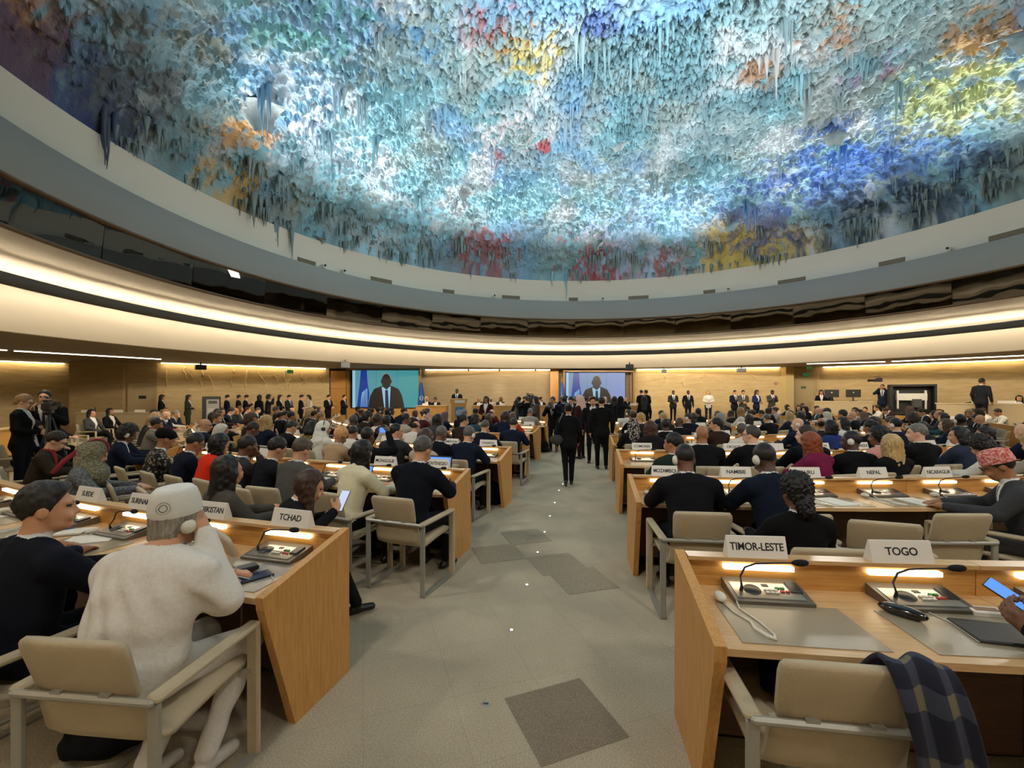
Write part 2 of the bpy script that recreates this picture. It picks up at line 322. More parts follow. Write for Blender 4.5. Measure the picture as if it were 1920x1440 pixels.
for i, px in enumerate((606, 643, 926, 1130, 1366, 1780)):
    x, y = on_ring(px, 12.0); a = math.atan2(y-RC[1], x-RC[0])+PI/2
    g = empty('ledge_camera', (x, y, 6.45), a, 'tiny white camera on the ledge under the dome, %s from the left' % ordw(i+1), 'camera', 'ledge cameras')
    MB().box((0, 0, .02), (.1, .1, .04)).box((0, 0, .09), (.12, .2, .1), ch=.02).obj('body', M_WHITEP, g)
    MB().lathe([(0, 0), (.035, 0), (.035, .05), (0, .05)], (0, .1, .09), 10, rot=rx(-PI/2)).obj('lens', M_BLACK, g)
# ---------------------------------------------------------------- painted plaster dome with hanging drips
def srgb(h): return np.array(lin(h))
DR, DZ, DH = 12.3, 7.42, 3.5
def dome_z(r): return DZ+DH*np.sqrt(np.clip(1-(r/DR)**2, 0, 1))
def vnoise(x, y, seed):
    xi = np.floor(x).astype(int); yi = np.floor(y).astype(int); fx = x-xi; fy = y-yi
    fx = fx*fx*(3-2*fx); fy = fy*fy*(3-2*fy)
    def h(a, b):
        n = (a*374761393+b*668265263+seed*974634777) & 0x7fffffff
        n = ((n ^ (n >> 13))*1274126177) & 0x7fffffff
        return ((n ^ (n >> 16)) & 0xffff)/65535.0
    return (h(xi, yi)*(1-fx)+h(xi+1, yi)*fx)*(1-fy)+(h(xi, yi+1)*(1-fx)+h(xi+1, yi+1)*fx)*fy
def fbm(x, y, seed, o=4):
    s = 0; a = 1; t = 0
    for k in range(o): s = s+a*vnoise(x, y, seed+k*17); t += a; a *= .5; x = x*2.03+7.1; y = y*2.03+3.3
    return s/t
def dome_from_px(px, py):
    m = (px-960)/FPX; s = (HOR-py)/FPX; lo, hi = 1.0, 24.0
    for _ in range(60):
        d = (lo+hi)/2; r = math.hypot(m*d-RC[0], d-RC[1]); z = CAM_H+s*d
        if r > DR or z > float(dome_z(np.array(r))): hi = d
        else: lo = d
    return m*lo, lo
PATCH = []   # paint patches: colour, position on the dome, spread, strength
for px, py, c, w_, k in ((985, 95, '#c9b64a', .8, 1.0), (940, 45, '#a04a4a', .8, .6), (5, 105, '#d89022', .9, 1.3), (95, 205, '#1c2763', 1.2, 1.4), (180, 250, '#223070', .8, 1.0), (470, 235, '#d99a35', .7, 1.1),
        (430, 380, '#d0a030', .9, .9), (1130, 512, '#b8322a', 1.7, 1.2), (900, 500, '#9a4a44', 1.5, .8), (1240, 488, '#b33a2c', .8, 1.0), (1390, 486, '#d9b526', 1.4, 1.4), (1480, 468, '#d9b526', .9, 1.3),
        (1560, 320, '#3563a8', 1.6, .9), (1690, 300, '#3f78c8', 2.0, .9), (1450, 390, '#4567a8', 1.6, .8), (1800, 170, '#b9c060', 1.4, .8), (1850, 60, '#a87838', .7, .9), (1560, 50, '#a3774a', .8, .6),
        (1420, 135, '#a8743e', .5, .8), (1640, 110, '#8a6a90', .7, .5), (700, 60, '#4a8cb4', 1.6, .5), (560, 40, '#5a9b92', 1.4, .6), (1130, 30, '#4560a8', .5, .7), (1022, 268, '#b82a30', .22, 2.2),
        (1280, 480, '#d8a098', .6, .6), (1800, 410, '#3a4a48', 2.0, .7), (1600, 440, '#3a4644', 1.6, .7), (300, 60, '#7e7f6e', 1.2, .7), (250, 140, '#59636a', 1.0, .7), (620, 300, '#c9d3e0', 1.4, .8), (540, 170, '#c5d6e4', 1.0, .8),
        (950, 250, '#d6cfd4', .9, .6), (930, 290, '#b04f60', .4, .8), (1200, 420, '#9ecff0', 2.2, .7), (760, 420, '#88cbe0', 1.8, .6), (600, 360, '#7fc6d6', 1.5, .6), (520, 430, '#8c8a78', .8, .7)):
    PATCH.append((*dome_from_px(px, py), srgb(c), w_, k))
def dome_colour(x, y):
    n1 = fbm(x*.55, y*.55, 11, 5); n2 = fbm(x*.9+5, y*.9, 23, 5); n3 = fbm(x*2.6, y*2.6, 37, 4); n4 = fbm(x*.45+9, y*.45+2, 51, 4)
    base = np.empty(x.shape+(3,)); base[...] = srgb('#86a5ab')
    def mixc(c, wgt): base[...] = base*(1-wgt[..., None])+srgb(c)*wgt[..., None]
    st = lambda v, a, b: np.clip((v-a)/(b-a), 0, 1)
    mixc('#7fb7c4', st(n1, .45, .6)); mixc('#b9c6cc', st(n2, .5, .68)); mixc('#5f8f9c', st(n4, .52, .66)*.8); mixc('#6aa0c8', st(fbm(x*.5+31, y*.5, 71, 4), .55, .68)*.7); mixc('#8d9a94', st(fbm(x*.8+3, y*.8+40, 81, 4), .52, .66)*.6)
    wb = fbm(x*1.5, y*1.5, 91, 4); wf = fbm(x*5.5, y*5.5, 97, 3)
    for X, Y, c, w_, k in PATCH:
        g = np.exp(-((x-X)**2+(y-Y)**2)/(w_*w_*1.25))*k; wgt = np.clip((g*.9+((wb-.5)*1.6+(wf-.5)*1.9)*np.minimum(1, g*3)-.22)*1.9, 0, 1)*.8
        base[...] = base*(1-wgt[..., None])+c*wgt[..., None]
    base *= (.62+.5*n3+.3*wf)[..., None]; gl = base.mean(-1, keepdims=True); base[...] = base*.86+gl*.14
    return np.clip(base, 0, 1)
def build_dome():
    na, nr = 860, 250; a0, a1 = -25*PI/180, 205*PI/180
    A = np.linspace(a0, a1, na); T = np.linspace(0, 1, nr); Rr = DR*(1-(1-.02)*T**1.1)      # rim to near apex
    R, AA = np.meshgrid(Rr, A, indexing='ij'); X = RC[0]+R*np.cos(AA); Y = RC[1]+R*np.sin(AA); Z = dome_z(R)
    edge = np.clip((DR-R)/.35, 0, 1)
    rough = fbm(X*1.1, Y*1.1, 5, 4)
    D = .10*(fbm(X*1.6, Y*1.6, 3, 4)-.5)+.22*np.maximum(0, fbm(X*3.4, Y*3.4, 8, 3)-.5)
    D += (.16+.25*np.clip(rough-.45, 0, .3))*np.maximum(0, fbm(X*6.5, Y*6.5, 15, 2)-.45)*2.0
    # stamped drips
    step_a = (a1-a0)/(na-1); n_sp = 15000
    ra = RNG.uniform(a0, a1, n_sp); rt = RNG.uniform(0, 1, n_sp)**.75
    for a, t in zip(ra, rt):
        ir = int(t*(nr-1)); ia = int((a-a0)/step_a); r = Rr[ir]
        if r < 1: continue
        wd = RNG.uniform(.05, .12); hh = RNG.uniform(.04, .15)*(1.0 if RNG.random() > .08 else 1.8)
        di = max(2, int(wd/(DR/nr))+1); da = max(2, int(wd/(r*step_a))+1)
        i0, i1, j0, j1 = max(0, ir-di), min(nr, ir+di+1), max(0, ia-da), min(na, ia+da+1)
        xx = X[i0:i1, j0:j1]-X[ir, ia]; yy = Y[i0:i1, j0:j1]-Y[ir, ia]
        k = np.maximum(0, 1-np.sqrt(xx*xx+yy*yy)/wd); D[i0:i1, j0:j1] = np.maximum(D[i0:i1, j0:j1], hh*k**1.4+D[i0:i1, j0:j1]*.6)
    Zd = Z-D*(.3+.7*edge)-.0; Zd[0] = DZ-.03*RNG.random(na)
    jit = .03; X2 = X+jit*(vnoise(X*9, Y*9, 4)-.5)*edge; Y2 = Y+jit*(vnoise(X*9+50, Y*9, 6)-.5)*edge
    V = np.stack([X2, Y2, Zd], -1).reshape(-1, 3); C = dome_colour(X, Y).reshape(-1, 3)
    i = np.arange(nr-1)[:, None]*na+np.arange(na-1)[None]; F = np.stack([i, i+1, i+na+1, i+na], -1).reshape(-1, 4)
    me = bpy.data.meshes.new('dome'); me.vertices.add(len(V)); me.vertices.foreach_set('co', V.ravel())
    me.loops.add(F.size); me.loops.foreach_set('vertex_index', F.ravel().astype(np.int32)); me.polygons.add(len(F))
    me.polygons.foreach_set('loop_start', np.arange(0, F.size, 4, dtype=np.int32)); me.update(calc_edges=True)
    ca = me.color_attributes.new('paint', 'FLOAT_COLOR', 'POINT'); ca.data.foreach_set('color', np.c_[C, np.ones(len(C))].ravel())
    me.polygons.foreach_set('use_smooth', np.zeros(len(F), bool))
    m = bpy.data.materials.new('painted_plaster'); n, l, b = nodes(m); at = n.new('ShaderNodeAttribute'); at.attribute_name = 'paint'
    l.new(at.outputs['Color'], b.inputs['Base Color']); b.inputs['Roughness'].default_value = .9
    tc = n.new('ShaderNodeTexCoord'); t = n.new('ShaderNodeTexNoise'); t.inputs['Scale'].default_value = 9; t.inputs['Detail'].default_value = 5; l.new(tc.outputs['Object'], t.inputs[0])
    bp = n.new('ShaderNodeBump'); bp.inputs['Strength'].default_value = .8; bp.inputs['Distance'].default_value = .08; l.new(t.outputs[0], bp.inputs['Height']); l.new(bp.outputs[0], b.inputs['Normal'])
    me.materials.append(m)
    o = link('ceiling', me); o['kind'] = 'structure'; o['label'] = 'rough plaster dome painted in blues, greens, white, red and yellow'
    # the half behind the camera, coarse
    mb = MB().lathe([(float(r), float(dome_z(np.array(r)))) for r in np.linspace(DR, .05, 16)], (RC[0], RC[1], 0), 40, a0=a1, a1=a0+2*PI)
    b2 = mb.obj('ceiling_rear', mat('rear_plaster', '#86a3ab', .9, bump=1, bscale=4, var=.3, vscale=2)); b2['kind'] = 'structure'; b2['label'] = 'rear half of the painted plaster dome'
    mb = MB().lathe([(.4, float(dome_z(np.array(.4)))), (.0, DZ+DH+.02)], (RC[0], RC[1], 0), 20); mb.obj('ceiling_crown', MATS['rear_plaster'], b2)
    # single hanging drips and clusters
    md = bpy.data.materials.new('drip_plaster'); n, l, b = nodes(md); oi = n.new('ShaderNodeObjectInfo'); l.new(oi.outputs['Color'], b.inputs['Base Color']); b.inputs['Roughness'].default_value = .9
    var = []
    for v in range(8):
        rr = random.Random(40+v); mb = MB()
        for k in range(rr.choice((2, 3, 4, 5))):
            x, y = rr.uniform(-.16, .16), rr.uniform(-.16, .16); L = rr.uniform(.3, 1.0); q = rr.uniform(.05, .09)
            mb.tube([(x, y, .12), (x+rr.uniform(-.02, .02), y, -L*.25), (x+rr.uniform(-.03, .03), y, -L*.6), (x+rr.uniform(-.03, .03), y, -L)], [q, q*.6, q*.3, .006], 5)
        var.append(mb.mesh('stalactite', md))
    big = [(190, 225), (205, 215), (215, 228), (500, 150), (490, 165), (830, 205), (760, 190), (615, 250), (700, 255), (785, 365), (1030, 200), (1065, 220), (1085, 65), (1130, 90), (1180, 95), (1500, 140), (1510, 170), (1440, 100), (1560, 265), (1575, 275), (1400, 380), (1410, 390), (1290, 330), (1225, 335), (1480, 30), (1250, 40), (1040, 515), (1060, 518), (520, 425), (540, 435), (600, 460), (630, 165), (680, 185), (725, 60), (1605, 115), (1690, 150)]
    pts = [(*dome_from_px(*p), 1.25) for p in big]
    while len(pts) < 290:
        a = RNG.uniform(10*PI/180, 170*PI/180); r = DR*math.sqrt(RNG.uniform(.02, .985)); pts.append((RC[0]+r*math.cos(a), RC[1]+r*math.sin(a), float(RNG.uniform(.2, .75))))
    for k in range(150):
        a = RNG.uniform(0, PI); r_ = DR-.05-.9*RNG.random()**2; pts.append((RC[0]+r_*math.cos(a), RC[1]+r_*math.sin(a), float(RNG.uniform(.15, .5))))
    P = np.array([(p[0], p[1]) for p in pts]); CC = dome_colour(P[:, 0], P[:, 1])
    for k, (x, y, s) in enumerate(pts[:300]):
        d = link('stalactite', var[k % 8], o, (x, y, float(dome_z(np.array(math.hypot(x-RC[0], y-RC[1]))))-.05), RNG.uniform(0, 6.28)); d.scale = (s*RNG.uniform(.7, 1.1), s*RNG.uniform(.7, 1.1), s)
        g = RNG.uniform(.75, 1.05); d.color = (*[min(1, float(c)*g) for c in CC[k]], 1)
    mb = MB()
    for k, (x, y, s) in enumerate(pts[300:]):
        z = float(dome_z(np.array(min(DR, math.hypot(x-RC[0], y-RC[1])))))-.03
        for j in range(6):
            dx, dy = RNG.uniform(-.3, .3, 2); s = s*float(RNG.uniform(.75, 1.25)); mb.tube([(x+dx, y+dy, z+.05), (x+dx, y+dy, z-s*.4), (x+dx, y+dy, z-s)], [.11*s+.03, .05*s+.01, .004], 5)
    q = mb.obj('drip_fringe', mat('fringe_plaster', '#7d8c8a', .9), o); q['kind'] = 'stuff'
    # torn curled plaster flaps
    mf = mat('flap_plaster', '#9aa5a4', .85, bump=.8, bscale=14, var=.25, vscale=5)
    for px, py, s, rr_ in ((485, 175, 1.0, .4), (1005, 245, .62, 2.0), (1165, 262, .6, 2.6), (880, 345, .7, 1.0), (585, 435, .8, .2), (1560, 245, .85, 2.8), (1130, 450, .5, 1.5), (1378, 412, .7, 2.2), (1900, 60, 1.1, 2.9)):
        x, y = dome_from_px(px, py); z = float(dome_z(np.array(math.hypot(x-RC[0], y-RC[1]))))
        vs = []; fs = []; nu, nv = 9, 7; r2 = random.Random(px)
        for th in (0, .03):
            for i in range(nu):
                for j in range(nv):
                    u = i/(nu-1); v = (j/(nv-1)-.5); curl = u*1.9
                    wv = v*(1.15-.75*u)*s+.05*s*math.sin(7*u+px); rr1 = .42*s
                    vs.append((wv, rr1*math.sin(curl)+th, -rr1*(1-math.cos(curl))-.05+.06*s*math.cos(6*v)+r2.uniform(-.015, .015)))
        N = nu*nv
        for i in range(nu-1):
            for j in range(nv-1):
                q = i*nv+j; fs += [(q, q+1, q+nv+1, q+nv), (N+q, N+q+nv, N+q+nv+1, N+q+1)]
        for i in range(nu-1): fs += [(i*nv, i*nv+nv, N+i*nv+nv, N+i*nv), (i*nv+nv-1, N+i*nv+nv-1, N+i*nv+2*nv-1, i*nv+2*nv-1)]
        mb = MB().add(vs, fs, 0, True); mb.obj('torn_plaster_flap', mf, o, (x, y, z-.12), rr_)
build_dome()
# ---------------------------------------------------------------- wall-washing lamps and strip luminaires under the gallery
M_WASH = mat('wall_wash_lamp', '#fff0cc', emit=22, ecol='#ffe6b4')
def wash(x0, y0, x1, y1, off, label, name='wall_wash_lamp', z=ZS-.03, w_=.05, m=None):
    a = math.atan2(y1-y0, x1-x0); d = math.hypot(x1-x0, y1-y0); nx, ny = math.sin(a), -math.cos(a)
    e = empty(name, ((x0+x1)/2+nx*off, (y0+y1)/2+ny*off, z), a, label, 'light', 'linear lamps under the gallery')
    MB().box((0, 0, .0), (d-.1, w_, .03)).obj('diffuser', m or M_WASH, e); MB().box((0, 0, .022), (d-.06, w_+.03, .016)).obj('housing', M_STEEL, e)
wash(-17.0, 21.0, -10.9, 25.45, .16, 'linear lamp washing the relief wall beside the first screen')
wash(-25.4, 17.1, -22.1, 21.5, .16, 'linear lamp washing the recess wall by the camera platform')
wash(-5.3, 26.5, 2.6, 26.5, .12, 'linear lamp washing the podium wall between the screens')
wash(7.5, 26.3, 15.0, 24.35, .16, 'linear lamp washing the stucco wall beside the second screen')
wash(17.3, 24.2, 22.5, 19.0, .16, 'linear lamp washing the bay wall above the exit door')
wash(22.7, 18.8, 26.3, 12.3, .16, 'linear lamp washing the bay wall behind the raised seats')
M_STRIPW = mat('slim_ceiling_strip', '#ffffff', emit=6, ecol='#fff2d8')
for x0, y0, x1, y1, lb in ((-18.6, 11.5, -17.6, 15.2, 'slim bright strip lamp in the brown ceiling at the camera side'), (-17.6, 15.3, -15.2, 18.9, 'slim bright strip lamp in the brown ceiling before the pier'), (14.6, 21.6, 17.4, 20.2, 'slim bright strip lamp in the brown ceiling near the pillar'), (17.5, 20.1, 20.4, 16.8, 'slim bright strip lamp in the brown ceiling of the bay')):
    wash(x0, y0, x1, y1, 0, lb, 'ceiling_strip_lamp', ZS-.02, .07, M_STRIPW)
# ---------------------------------------------------------------- desks in concentric rows facing the podium
CC_ = (3.4, 20.0)
def polar(R, th): return (CC_[0]+R*math.sin(th), CC_[1]-R*math.cos(th))
def on_row(px, R, far=False):
    m = (px-960)/FPX; a = m*m+1; b = -2*(m*CC_[0]+CC_[1]); c = CC_[0]**2+CC_[1]**2-R*R; q = max(0, b*b-4*a*c)
    d = (-b+(math.sqrt(q) if far else -math.sqrt(q)))/(2*a); x, y = m*d, d
    return math.atan2(x-CC_[0], CC_[1]-y)
ROWS = [17.83, 15.5, 13.25, 10.75, 8.2, 5.7, 14.55]
RNAME = ['nearest', 'second', 'third', 'fourth', 'fifth', 'sixth', 'outer']
AISLE = [(-14.5, -8.04), (-14.6, -7.95), (-15.0, -7.55), (-16.4, -6.9), (-18.6, -4.8), (-21.5, -2.0), (-43, 200)]
LIM = [(-42, 62), (-37, 66), (-84, 108), (-86, 106), (-78, 104), (-62, 70), (-68, 0)]
GAPS = [(-99, -98), (-99, -98), (-47, -42), (-47, -42), (-48, -42), (-99, -98), (-99, -98)]
GAPR = [(98, 99), (22, 28), (24, 30), (36, 43), (38, 46), (98, 99), (98, 99)]
SEATW = .70
def arcbox(mb, R0, R1, a0, a1, z0, z1, Rr, n=3, mi=0, top0=None, top1=None):
    """box following the row: radii R0<R1 measured from the row centre, in the desk's own frame"""
    vs = []; fs = []
    for k in range(n+1):
        a = a0+(a1-a0)*k/n
        for r, z in ((R0, z0), (R1, z0), (R1, z1 if top1 is None else top1), (R0, z1 if top0 is None else top0)): vs.append((r*math.sin(a), Rr-r*math.cos(a), z))
    for k in range(n):
        b = k*4
        for i in range(4): j = (i+1) % 4; fs.append((b+i, b+j, b+4+j, b+4+i))
    fs += [(3, 2, 1, 0), (n*4, n*4+1, n*4+2, n*4+3)]
    return mb.add(vs, fs, mi)
def desk_meshes(R):
    h = SEATW/R; e = .002/R; d = {}
    d['desktop'] = arcbox(MB(), R+.02, R+.62, -h+e, h-e, .715, .745, R).mesh('desktop', W_TOP)
    d['front_screen'] = arcbox(MB(), R-.02, R+.02, -h+e, h-e, .06, .885, R).mesh('front_screen', W_H)
    d['top_rail'] = arcbox(MB(), R-.035, R+.045, -h+e, h-e, .885, .905, R).mesh('top_rail', W_TOP)
    d['plinth'] = arcbox(MB(), R+.03, R+.09, -h+e, h-e, 0, .06, R).mesh('plinth', M_BLACK)
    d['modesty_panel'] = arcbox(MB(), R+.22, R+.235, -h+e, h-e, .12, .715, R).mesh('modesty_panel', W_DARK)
    mb = MB()
    for s in (-1, 1): pass
    sw = .17/R
    d['light_strip'] = arcbox(MB(), R+.022, R+.05, -sw, sw, .845, .868, R, 1).mesh('light_strip', M_DESKGLOW if R > 12 else M_DESKGLOWF)
    d['end_panel'] = MB().prism([(.035, 0), (-.43, 0), (-.64, .70), (-.645, .765), (.035, .91)], 0, -.024, .024).mesh('end_panel', W_V)
    d['leg'] = MB().box((0, 0, .36), (.05, .06, .72)).mesh('leg', M_DARKGREY)
    return d
DM = [desk_meshes(R) for R in ROWS]
SEATS = []        # (row, side, index, theta)
def in_view(x, y, m=170): return y > .35 and -m < px_of(x, y) < 1920+m
for r, R in enumerate(ROWS):
    for side in (-1, 1):
        ex = .03/R; a = math.radians(AISLE[r][0 if side < 0 else 1])+side*ex; lim = math.radians(LIM[r][0 if side < 0 else 1]); step = 2*SEATW/R; k = 0; seat = 0
        g0, g1 = [math.radians(v) for v in (GAPS[r] if side < 0 else GAPR[r])]; opened = True
        while side*(a+side*step) <= side*lim:
            mid = a+side*step/2; nxt = a+side*step
            if g0 < nxt < g1 or g0 < a < g1:
                if side > 0: a = g1
                else: a = g0
                opened = True; continue
            x, y = polar(R, mid); k += 1; vis = in_view(x, y, 450)
            near_end = opened; opened = False
            n2 = nxt+side*step
            far_end = (g0 < n2 < g1) or (side*n2 > side*lim)
            if vis:
                dk = empty('desk', (x, y, 0), mid, 'oak double desk, %s from the aisle, %s row on the %s of the aisle' % (ordw(k), RNAME[r], 'left' if side < 0 else 'right'), 'desk', 'delegates desks in curved rows')
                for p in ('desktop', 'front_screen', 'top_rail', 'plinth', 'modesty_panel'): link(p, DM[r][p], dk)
                for s in (-1, 1):
                    an = s*SEATW/2/R; link('light_strip', DM[r]['light_strip'], dk, (R*math.sin(an), R-R*math.cos(an), 0), an)
                    pass
                for en, s in ((near_end, -side), (far_end, side)):
                    if en:
                        an = s*(SEATW+.026)/R; link('end_panel', DM[r]['end_panel'], dk, (R*math.sin(an), R-R*math.cos(an), 0), an)
            for s in (-side, side):
                seat += 1; SEATS.append((r, side, seat, mid+s*SEATW/2/R))
            a = nxt
# ---------------------------------------------------------------- discussion units, handsets, desk mats, name plates
def unit_meshes():
    d = {}; t = rx(-.16)
    d['body'] = MB().prism([(-.10, 0), (.10, 0), (.10, .055), (-.10, .02)], 0, -.18, .18).mesh('body', M_UNIT)
    tilt = math.atan2(.035, .2); T = rx(tilt)
    def P(x, y, z): v = T@Vector((x, y, z)); return (v[0], v[1], v[2]+.0375)
    def tb(mb, c, s, ch=0): return mb.box(P(*c), s, rot=T, ch=ch)
    d['face_plate'] = tb(MB(), (-.005, -.012, .001), (.31, .13, .004)).mesh('face_plate', mat('unit_plate', '#a9a498', .22, .7))
    d['speaker_grille'] = MB().lathe([(0, .008), (.036, .007), (.042, 0)], P(-.07, -.01, .003), 18, rot=T).mesh('speaker_grille', M_BLACK)
    for nm, col in (('button', '#cfcabd'), ('green_button', '#3f8a4a'), ('red_button', '#b03434')): d[nm] = MB().box((0, 0, .003), (.018, .012, .006), rot=T).mesh(nm, mat('key_'+nm, col, .5))
    d['display'] = tb(MB(), (.005, .03, .003), (.03, .02, .004)).mesh('display', M_BLACK)
    d['socket'] = tb(MB(), (.135, .02, .005), (.055, .085, .012), .004).mesh('socket', M_BLACK)
    d['gooseneck'] = MB().tube([P(-.125, -.02, 0), P(-.125, -.02, .03), (-.122, -.0, .10), (-.10, .0, .145), (-.05, -.0, .165), (.03, -.01, .175), (.12, -.02, .183)], [.010, .006, .005, .005, .005, .0045, .0045], 8).mesh('gooseneck', M_BLACK)
    d['microphone_head'] = MB().tube([(.11, -.019, .182), (.125, -.02, .184), (.15, -.023, .186), (.175, -.025, .188), (.185, -.026, .189)], [.006, .014, .017, .014, .004], 12).mesh('microphone_head', mat('mic_foam', '#0c0c0c', .95))
    bl = []
    for i in range(3):
        for j in range(2): bl.append(('button', P(-.005+.022*i, -.012-.02*j, .003)))
    bl += [('green_button', P(.055, .008, .003)), ('green_button', P(.078, .008, .003)), ('red_button', P(.068, -.02, .003)), ('red_button', P(.092, -.02, .003))]
    return d, bl
UM, UB = unit_meshes()
far_unit = MB().prism([(-.10, 0), (.10, 0), (.10, .055), (-.10, .02)], 0, -.18, .18).mesh('body', M_UNIT)
M_MAT = mat('desk_mat_vinyl', '#9c8f78', .22, bump=.1, bscale=300); M_PAPER = mat('paper', '#dcd7cb', .75)
mat_mesh = arcbox(MB(), 16+.22, 16+.57, -.27/16, .27/16, 0, .003, 16, 2).mesh('desk_mat', M_MAT)
hand_mesh = {'earpiece': MB().ball((0, 0, .022), (.028, .045, .022), 12).mesh('earpiece', M_WHITEP),
             'coiled_cord': MB().tube([(.004, -.04, .01), (.02, -.12, .006), (.06, -.2, .006), (.055, -.26, .006), (.08, -.32, .008), (.10, -.34, .008), (.115, -.3, .006), (.10, -.2, .006), (.06, -.08, .006), (.07, .0, .02)], [.004, .004, .004, .009, .009, .009, .004, .004, .004, .004], 7).mesh('coiled_cord', M_WHITEP)}
plate_mesh = MB().prism([(-.035, 0), (.035, 0), (.004, .105), (-.004, .105)], 0, -.15, .15).mesh('card', M_WHITE)
M_INK = mat('black_ink', '#15141a', .7)
TXT = {}
def text_mesh(s, size=.054, maxw=.27):
    if (s, size) in TXT: return TXT[(s, size)]
    c = bpy.data.curves.new('lettering', 'FONT'); c.body = s; c.size = size; c.align_x = 'CENTER'; c.align_y = 'CENTER'; c.extrude = .0006; c.offset = .0008*size/.06; c.space_character = .95; c.resolution_u = 3
    o = bpy.data.objects.new('lettering_tmp', c); COL.objects.link(o); dg = bpy.context.evaluated_depsgraph_get(); me = bpy.data.meshes.new_from_object(o.evaluated_get(dg)); COL.objects.unlink(o); bpy.data.objects.remove(o)
    xs = np.array([v.co.x for v in me.vertices]); w0 = xs.max()-xs.min()
    if w0 > maxw:
        for v in me.vertices: v.co.x *= maxw/w0
    me.name = 'lettering'; me.materials.clear(); me.materials.append(M_INK); TXT[(s, size)] = me; return me
PLATES = {(0, -1): {1: 'TCHAD', 2: 'TADJIKISTAN', 3: 'SURINAME', 4: 'SUEDE', 7: 'SOMALIE'}, (0, 1): {1: 'TIMOR-LESTE', 2: 'TOGO'}, (1, -1): {1: 'MONTENEGRO', 2: 'MONGOLIE'}, (1, 1): {1: 'MOZAMBIQUE', 2: 'NAMIBIE', 3: 'NAURU', 4: 'NEPAL', 5: 'NICARAGUA'},
          (2, -1): {1: 'CANADA', 2: 'CAMEROUN'}, (2, 1): {1: 'COMORES', 2: 'CONGO', 3: 'CROATIE', 5: 'DJIBOUTI', 6: 'DOMINIQUE', 7: 'EGYPTE'}}
def slot_words(r, side, k): return '%s seat from the aisle, %s row %s' % (ordw(k), RNAME[r], 'left' if side < 0 else 'right')
rs = random.Random(21)
PAPERS = [MB().box((0, 0, .002), (.21, .297, .004)).mesh('sheet', M_PAPER), MB().box((0, 0, .004), (.21, .297, .008)).mesh('sheet', mat('paper_grey', '#c3bfb6', .75))]
def place_seat_kit(r, side, k, th):
    R = ROWS[r]; x, y = polar(R+.16, th); d = math.hypot(x, y)
    if not in_view(x, y, 140): return
    sw = slot_words(r, side, k)
    if d < 9.5:
        e = empty('discussion_unit', (*polar(R+.128, th), .745), th, 'grey conference unit with gooseneck microphone, '+sw, 'microphone unit', 'conference units on the desks')
        for p in ('body', 'face_plate', 'speaker_grille', 'display', 'socket'): link(p, UM[p], e)
        g_ = link('gooseneck', UM['gooseneck'], e); link('microphone_head', UM['microphone_head'], g_)
        if d < 6:
            for nm, p in UB: link(nm, UM[nm], e, p)
        m_ = link('desk_mat', mat_mesh, None, (*polar(R, th), .7455), th); tag(m_, 'thin grey vinyl desk mat, '+sw, 'desk mat', 'desk mats')
        if d < 6.5 and (r, side, k) not in ((0, -1, 1), (0, 1, 2), (0, -1, 2)):
            e = empty('ear_handset', (*polar(R+.20, th-.24/R), .7455), th, 'white interpretation earpiece with coiled cord, '+sw, 'earpiece', 'interpretation earpieces')
            for p in hand_mesh: link(p, hand_mesh[p], e)
    else:
        e = empty('discussion_unit', (*polar(R+.128, th), .745), th, 'grey conference unit with gooseneck microphone, '+sw, 'microphone unit', 'conference units on the desks')
        link('body', far_unit, e); g_ = link('gooseneck', UM['gooseneck'], e); link('microphone_head', UM['microphone_head'], g_)
    txt = PLATES.get((r, side), {}).get(k)
    if txt or (r >= 2 and rs.random() < .55) or (r < 2 and not txt and rs.random() < .3 and d > 5):
        t2 = th + (0 if txt else rs.uniform(-.08, .08)/R)
        tw = rs.uniform(-.12, .12)
        if txt in ('TCHAD',): tw = -.12
        e = empty('name_plate', (*polar(R+.0, t2), .905), t2+tw*.4, ('white name plate reading %s on the desk rail' % txt) if txt else 'small white name plate on the rail, '+sw, 'name plate', 'country name plates')
        link('card', plate_mesh, e)
        if txt: 
            sl = math.atan2(.031, .105); t_ = link('lettering', text_mesh(txt), e, (0, -.0202, .053)); t_.rotation_euler = (PI/2-sl, 0, 0)
    if rs.random() < .45 and (r, k) != (0, 1) and not (r == 0 and side > 0):
        p = link('paper_sheet', rs.choice(PAPERS), None, (*polar(R+.40, th+rs.uniform(-.1, .1)/R), .749), th+rs.uniform(-.3, .3)); tag(p, 'white paper lying on the desk, '+sw, 'paper', 'papers on the desks')
for s in SEATS: place_seat_kit(*s)
